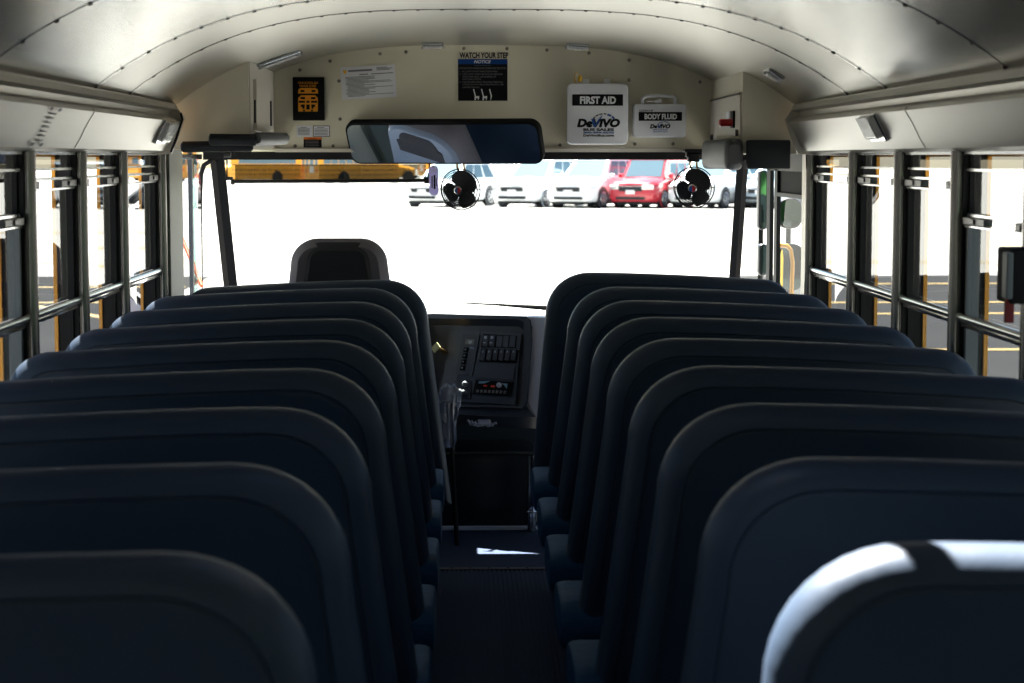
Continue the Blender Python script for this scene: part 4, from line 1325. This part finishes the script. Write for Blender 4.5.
# ------------------------------------------------------------------ passenger seats
def seat_outline(ins, side, zt, zb=0.40, base=None, sl=0.125):
    """outline in x (aisle side small x) and z; ins = inset"""
    xo = (1.136 if zb > 0.3 else 1.10) - ins
    if base is None: base = 0.166 if side < 0 else 0.190
    pts = []
    def edge_x(z): return base + (z - 0.40) * sl + ins       # aisle edge leans towards the window upward
    zt_i = zt - ins
    zt_o = zt - 0.026 - ins
    R = 0.165 - ins * 0.6
    N = 10
    # aisle corner
    cxc = edge_x(zt_i - R) + R
    for k in range(N + 1):
        a = math.radians(180 - 90 * k / N)
        e = 2 / 2.15
        cx_ = math.copysign(abs(math.cos(a)) ** e, math.cos(a)); sx_ = abs(math.sin(a)) ** e
        pts.append((cxc + R * cx_, zt_i - R + R * sx_))
    # crown towards the window
    Ro = 0.108 - ins * 0.6
    for k in range(1, 6):
        f = k / 6
        x = cxc + (xo - Ro - cxc) * f
        pts.append((x, zt_i - 0.026 * f ** 1.5))
    for k in range(N + 1):
        a = math.radians(90 - 90 * k / N)
        pts.append((xo - Ro + Ro * math.cos(a), zt_o - Ro + Ro * math.sin(a)))
    pts.append((xo, zb + ins)); pts.append((edge_x(zb) - 0.0, zb + ins))
    for f in (0.33, 0.66):
        z = zb + (zt_i - R - zb) * f
        pts.append((edge_x(z), z))
    return pts
def backrest_mb(s, zt, T=0.092, recl=0.10, zb=0.40, base=None, sl=0.125):
    m = MB()
    rings = []
    for ins, y in ((0.052, 0.003), (0.044, 0.002), (0.040, 0.0032), (0.036, 0.0005), (0.024, 0.004), (0.012, 0.013), (0.003, 0.028), (0.0, 0.043), (0.0, 0.060), (0.006, 0.074), (0.018, 0.084), (0.036, T)):
        rings.append([(s * x, y + (zt - z) * recl, z) for x, z in seat_outline(ins, s, zt, zb, base, sl)])
    m.loft(rings)
    return m
def make_seat(s, label, group):
    t = thing('passenger_seat', label, 'bus seat', (0, 0, 0), group=group)
    backrest_mb(s, 1.10).build('backrest', 'vinyl', t, local=True, smooth=True)
    m = MB()
    rings = []
    for ins, y in ((0.0335, 0.0015), (0.0315, 0.0)):
        pass
    pts = [(s * x, 0.002 + (1.10 - z) * 0.10, z) for x, z in seat_outline(0.042, s, 1.10)]
    m.tube(pts, 0.0016, 5, closed=True)
    m.build('piping', 'vinyl_seam', t, local=True, smooth=True)
    # cushion
    m = MB()
    N = 10
    rings = []
    for x, sc in ((0.150, 0.72), (0.153, 0.88), (0.162, 0.97), (0.18, 1.0), (0.45, 1.0), (0.8, 1.0), (1.06, 1.0), (1.085, 0.95), (1.09, 0.85)):
        cy, cz = 0.245, 0.40
        hy, hz = 0.185 * (0.92 + 0.08 * sc), 0.062 * sc
        ring = []
        for k in range(28):
            a = 2 * PI * k / 28
            ca, sa = math.cos(a), math.sin(a)
            y = cy + hy * math.copysign(abs(ca) ** 0.55, ca); z = cz + hz * math.copysign(abs(sa) ** 0.6, sa)
            ring.append((s * x, y, z))
        rings.append(ring)
    m.loft(rings); m.build('cushion', 'cushion_vinyl', t, local=True, smooth=True)
    for x in (0.30, 0.98):
        m = MB()
        m.tube([(s * x, 0.14, 0.34), (s * x, 0.14, 0.02)], 0.014, 8); m.tube([(s * x, 0.36, 0.34), (s * x, 0.36, 0.02)], 0.014, 8)
        m.tube([(s * x, 0.09, 0.34), (s * x, 0.40, 0.34)], 0.014, 8)
        m.box((s * x, 0.25, 0.010), (0.05, 0.30, 0.018))
        m.build('leg', 'frame_steel', t, local=True)
    return t
ROWS = [2.065 + 0.625 * k for k in range(8)]
names = ['nearest the camera', 'second from the camera', 'third from the camera', 'fourth from the camera', 'fourth from the front barrier', 'third from the front barrier', 'second from the front barrier', 'directly behind the front barrier']
for s, word, dy in ((-1, 'left', 0.0), (1, 'right', 0.035)):
    proto = None
    for k, y in enumerate(ROWS):
        lab = 'navy vinyl bus seat in the %s row, %s' % (word, names[k])
        if k == 0 and s > 0: lab = 'navy vinyl bus seat in the right row, nearest the camera, sunlit on top'
        if proto is None:
            o = proto = make_seat(s, lab, 'bus seats in the %s row' % word)
        else:
            o = copy_tree(proto); o['label'] = lab
        o.location = (0, y + dy, 0)
def barrier(s, y, zt, word):
    t = thing('barrier_panel', 'navy padded barrier panel at the front of the %s row' % word, 'barrier', (0, y, 0))
    backrest_mb(s, zt, 0.092, 0.03, 0.26, 0.145 if s < 0 else 0.166, 0.125 if s < 0 else 0.08).build('panel', 'vinyl', t, local=True, smooth=True)
    for x in (0.34, 0.98):
        m = MB(); m.tube([(s * x, 0.05, 0.28), (s * x, 0.05, 0.015)], 0.016, 8); m.box((s * x, 0.05, 0.01), (0.06, 0.10, 0.018)); m.build('leg', 'frame_steel', t, local=True)
barrier(-1, 7.16, 1.083, 'left')
barrier(1, 7.10, 1.112, 'right')

# ------------------------------------------------------------------ vehicles outside
def car(label, px, Y, body, yaw_deg, L=4.4, Wd=1.78, H=1.62, boxy=False, trim='car_trim', group='cars parked across the lot', gl='car_glass'):
    z0 = ground_z(Y)
    x = (px - 467) * Y / F + CAM.x
    t = thing('parked_car', label, 'car', (x, Y, z0), math.radians(yaw_deg), group)
    h = Wd / 2
    bel = 0.60 * H if not boxy else 0.60 * H
    hood = 0.54 * H if not boxy else 0.56 * H
    f = -L / 2; r = L / 2
    # lower hull sections along y : (y, half width, z bottom, z shoulder, z top)
    secs = [(f, 0.80 * h, 0.30, hood * 0.55, hood * 0.72), (f + 0.06, 0.92 * h, 0.24, hood * 0.68, hood * 0.86), (f + 0.25, 0.98 * h, 0.22, hood * 0.82, hood * 0.95), (f + 0.6, h, 0.22, hood * 0.90, hood),
            (f + 1.05, h, 0.22, bel * 0.93, bel), (0, h, 0.22, bel * 0.95, bel), (r - 0.5, h, 0.22, bel * 0.95, bel), (r - 0.08, 0.96 * h, 0.26, bel * 0.9, bel * 0.98), (r, 0.9 * h, 0.34, bel * 0.8, bel * 0.9)]
    rings = []
    for y, w, zb, zs, zt in secs:
        rings.append([(-w * 0.9, y, zb), (-w, y, zb + 0.12), (-w, y, zs * 0.8), (-w * 0.97, y, zs), (-w * 0.82, y, zt), (0, y, zt + 0.03), (w * 0.82, y, zt), (w * 0.97, y, zs), (w, y, zs * 0.8), (w, y, zb + 0.12), (w * 0.9, y, zb)])
    m = MB(); m.loft(rings); m.build('body', body, t, local=True, smooth=True)
    m = MB(); m.b2((-0.74 * h, f + 0.25, 0.12), (0.74 * h, r - 0.2, 0.30)); m.build('underbody_shade', 'car_dark', t, local=True)  # dark box stands in for the shade under the car
    # greenhouse
    wf = f + (1.0 if boxy else 1.15); wt = wf + (0.45 if boxy else 0.75); rt = r - (0.18 if boxy else 0.55); rb_ = r - 0.1
    hb, ht = h * 0.90, h * (0.80 if boxy else 0.72)
    zb, zt = bel - 0.02, H - 0.06
    m = MB(); m.loft([[(-hb, wf, zb), (hb, wf, zb), (hb, rb_, zb), (-hb, rb_, zb)], [(-ht, wt, zt), (ht, wt, zt), (ht, rt, zt), (-ht, rt, zt)]]); m.build('cabin_pillars', body, t, local=True)
    m = MB(); m.loft([[(-ht, wt - 0.03, zt), (ht, wt - 0.03, zt), (ht, rt + 0.03, zt), (-ht, rt + 0.03, zt)], [(-ht * 0.9, wt + 0.12, H), (ht * 0.9, wt + 0.12, H), (ht * 0.9, rt - 0.1, H), (-ht * 0.9, rt - 0.1, H)]]); m.build('roof', body, t, local=True, smooth=True)
    def lerp3(a, b, u): return Vector(a).lerp(Vector(b), u)
    def quad(a, b, c, d, i0, i1, j0, j1, name, mt, off):
        P = lambda u, v: lerp3(lerp3(a, b, u), lerp3(d, c, u), v)
        pts = [P(i0, j0), P(i1, j0), P(i1, j1), P(i0, j1)]
        nrm = (pts[1] - pts[0]).cross(pts[3] - pts[0]).normalized()
        cen = sum(pts, Vector()) / 4
        if nrm.dot(cen - Vector((0, 0, cen.z))) < 0: nrm = -nrm
        m = MB(); m.prism(pts, nrm * off); m.build(name, mt, t, local=True)
    quad((-hb, wf, zb), (hb, wf, zb), (ht, wt, zt), (-ht, wt, zt), 0.06, 0.94, 0.06, 0.93, 'windshield', gl, 0.015)
    for sx in (-1, 1):
        for (i0, i1) in ((0.10, 0.36), (0.39, 0.64), (0.68, 0.93)):
            quad((sx * hb, wf, zb), (sx * hb, rb_, zb), (sx * ht, rt, zt), (sx * ht, wt, zt), i0, i1, 0.12, 0.90, 'side_window', gl, 0.012)
    # front face
    m = MB(); m.b2((-0.5 * h, f - 0.03, hood * 0.60), (0.5 * h, f + 0.05, hood * 0.78), 0.02); m.build('grille', 'car_dark', t, local=True)
    m = MB(); m.b2((-0.62 * h, f - 0.025, 0.30), (0.62 * h, f + 0.05, 0.40), 0.01); m.build('lower_intake', 'car_dark', t, local=True)
    m = MB(); m.b2((-0.17, f - 0.035, 0.50), (0.17, f - 0.02, 0.63)); m.build('number_plate', 'label_white', t, local=True)
    for sx in (-1, 1):
        m = MB(); m.box((sx * 0.70 * h, f + 0.09, hood * 0.74), (0.42, 0.20, 0.16), rot=(0, 0, sx * 0.35), bevel=0.04); m.build('headlight', 'lamp_lens', t, local=True, smooth=True)
        m = MB(); m.box((sx * (h + 0.08), wf + 0.30, bel + 0.06), (0.20, 0.12, 0.15), bevel=0.04); m.build('door_mirror', body, t, local=True, smooth=True)
        for y in (f + 0.88, r - 0.85):
            m = MB(); m.lathe([(0.40, 0), (0.40, 0.02), (0.33, 0.022)], (sx * (h - 0.005), y, 0.36), (sx, 0, 0), 28); m.build('wheel_arch', trim, t, local=True)
            m = MB(); m.lathe([(0.22, -0.20), (0.31, -0.20), (0.335, -0.16), (0.335, -0.02), (0.30, 0.03), (0.23, 0.035)], (sx * h, y, 0.335), (sx, 0, 0), 28); w_ = m.build('wheel', 'tyre', t, local=True, smooth=True)
            m = MB()
            cyy = Vector((sx * (h + 0.036), y, 0.335))
            m.ring(cyy, (1, 0, 0), 0.215, 0.018, 24, 6)
            for k in range(5):
                a = 2 * PI * k / 5
                e = cyy + Vector((0, 0.20 * math.cos(a), 0.20 * math.sin(a)))
                m.tube([cyy, e], 0.028, 6)
            m.cyl(cyy - Vector((sx * 0.01, 0, 0)), cyy + Vector((sx * 0.02, 0, 0)), 0.06, n=12)
            m.build('rim', 'rim', w_, local=True)
    return t
YAWC = -30
car('white car parked farthest left across the lot, half behind the lilac tag', 452, 73, 'car_white', YAWC, H=1.62, L=4.2)
car('pale silver car behind the left fan, across the lot', 505, 78, 'car_silver', YAWC, H=1.55)
car('white car with a low grille parked right of the left fan', 541, 72.5, 'car_white', YAWC, H=1.74, trim='car_silver')
car('white crossover with grey wheel arches parked left of the red car', 596, 71.5, 'car_white', YAWC, H=1.76, Wd=1.82)
car('boxy red car parked across the lot', 654, 71, 'car_red', YAWC, H=1.76, boxy=True, L=3.95, trim='car_red')
car('white car with a dark grille behind the right fan', 717, 71, 'car_white', YAWC, H=1.82, Wd=1.86, L=4.7)
car('silver car parked farthest right, beyond the right windshield post', 783, 71, 'car_silver', YAWC, H=1.6)

def school_bus(label, px, Y, yaw_deg, L=10.5):
    x = (px - 467) * Y / F + CAM.x
    t = thing('school_bus', label, 'school bus', (x, Y, ground_z(Y)), math.radians(yaw_deg), 'yellow buses parked in the distance')
    h = 1.2; f = L / 2; r = -L / 2         # front towards +x
    sec = [(-h, 0.28), (-h, 2.35), (-h * 0.92, 2.75), (-h * 0.6, 2.98), (0, 3.05), (h * 0.6, 2.98), (h * 0.92, 2.75), (h, 2.35), (h, 0.28)]
    m = MB(); m.loft([[(r, y * 0.97, z) for y, z in sec], [(r + 0.1, y, z) for y, z in sec], [(f - 2.0, y, z) for y, z in sec]]); m.build('body', 'body_yellow', t, local=True, smooth=True)
    m = MB(); m.loft([[(f - 2.0, y, z) for y, z in ((-1.05, 0.5), (-1.05, 1.5), (-0.7, 1.75), (0.7, 1.75), (1.05, 1.5), (1.05, 0.5))], [(f, y, z) for y, z in ((-0.95, 0.55), (-0.95, 1.2), (-0.6, 1.4), (0.6, 1.4), (0.95, 1.2), (0.95, 0.55))]]); m.build('hood', 'body_yellow', t, local=True, smooth=True)
    for sy in (-1, 1):
        n = 9
        for k in range(n):
            a = r + 0.5 + k * (L - 3.4) / n
            m = MB(); m.b2((a, sy * (h + 0.0), 1.75), (a + 0.72, sy * (h + 0.015), 2.35)); m.build('side_window', 'car_glass', t, local=True)
        for z in (0.75, 1.15, 1.62):
            m = MB(); m.b2((r + 0.05, sy * h, z), (f - 2.1, sy * (h + 0.02), z + 0.06)); m.build('rub_rail', 'car_dark', t, local=True)
        for xx in (r + 2.6, f - 0.9):
            m = MB(); m.lathe([(0.62, 0), (0.62, 0.012)], (xx, sy * h, 0.48), (0, sy, 0), 24); m.build('wheel_arch', 'car_dark', t, local=True)
            m = MB(); m.lathe([(0.25, -0.25), (0.48, -0.25), (0.5, -0.2), (0.5, 0), (0.3, 0.03)], (xx, sy * (h - 0.0), 0.5), (0, sy, 0), 24); m.build('wheel', 'tyre', t, local=True, smooth=True)
    for (y0, y1) in ((-1.02, -0.52), (0.52, 1.02), (-0.36, 0.36)):
        m = MB(); m.b2((r - 0.015, y0, 1.6), (r + 0.01, y1, 2.45)); m.build('rear_window', 'car_glass', t, local=True)
    m = MB(); m.b2((r - 0.015, -0.34, 0.95), (r + 0.01, 0.34, 1.55)); m.build('rear_door_panel', 'label_white', t, local=True)
    for y0 in (-0.85, 0.85):
        m = MB(); m.lathe([(0.13, 0), (0.12, 0.03)], (r, y0, 1.15), (-1, 0, 0), 16); m.build('tail_light', 'red', t, local=True)
    m = MB(); m.b2((f - 2.02, -0.95, 1.75), (f - 1.98, 0.95, 2.5)); m.build('windshield', 'car_glass', t, local=True)
    m = MB(); m.b2((f - 0.05, -1.1, 0.4), (f + 0.12, 1.1, 0.7), 0.02); m.build('bumper', 'car_dark', t, local=True)
    return t
school_bus('long yellow school bus seen from its rear corner through the smoked visor', 362, 182, 36, 10.5)
school_bus('yellow school bus parked left of the long one, seen through the smoked visor', 266, 186, 148, 10)
school_bus('yellow school bus seen through the corner glass beyond the left windshield post', 158, 200, 140, 10)
school_bus('yellow school bus mostly behind the mirror, its front near the lilac tag', 474, 200, 20, 11)

# trees behind the bus that the door mirrors look at
def tree(x, y, h, label, seed):
    t = thing('tree', label, 'tree', (x, y, ground_z(y)), group='trees behind the bus')
    m = MB(); m.tube([(0, 0, 0), (0.1, 0, h * 0.3), (0, 0.1, h * 0.6)], [0.25, 0.2, 0.12], 10); m.build('trunk', 'bark', t, local=True, smooth=True)
    r_ = random.Random(seed)
    m = MB()
    for k in range(16):
        c = Vector((r_.uniform(-1, 1) * h * 0.3, r_.uniform(-1, 1) * h * 0.3, h * (0.12 + 0.75 * r_.random())))
        tb = bmesh.new(); bmesh.ops.create_icosphere(tb, subdivisions=3, radius=h * r_.uniform(0.14, 0.24))
        for v in tb.verts: v.co = v.co * (1 + r_.uniform(-0.13, 0.13)) + c
        m.merge(tb)
    m.build('crown', 'foliage', t, local=True)
for k, (x, y, h) in enumerate(((6.5, -22, 9), (18, -25, 9), (30, -22, 9), (42, -25, 9))):
    tree(x, y, h, 'green leafy tree in the row standing behind the bus', k)
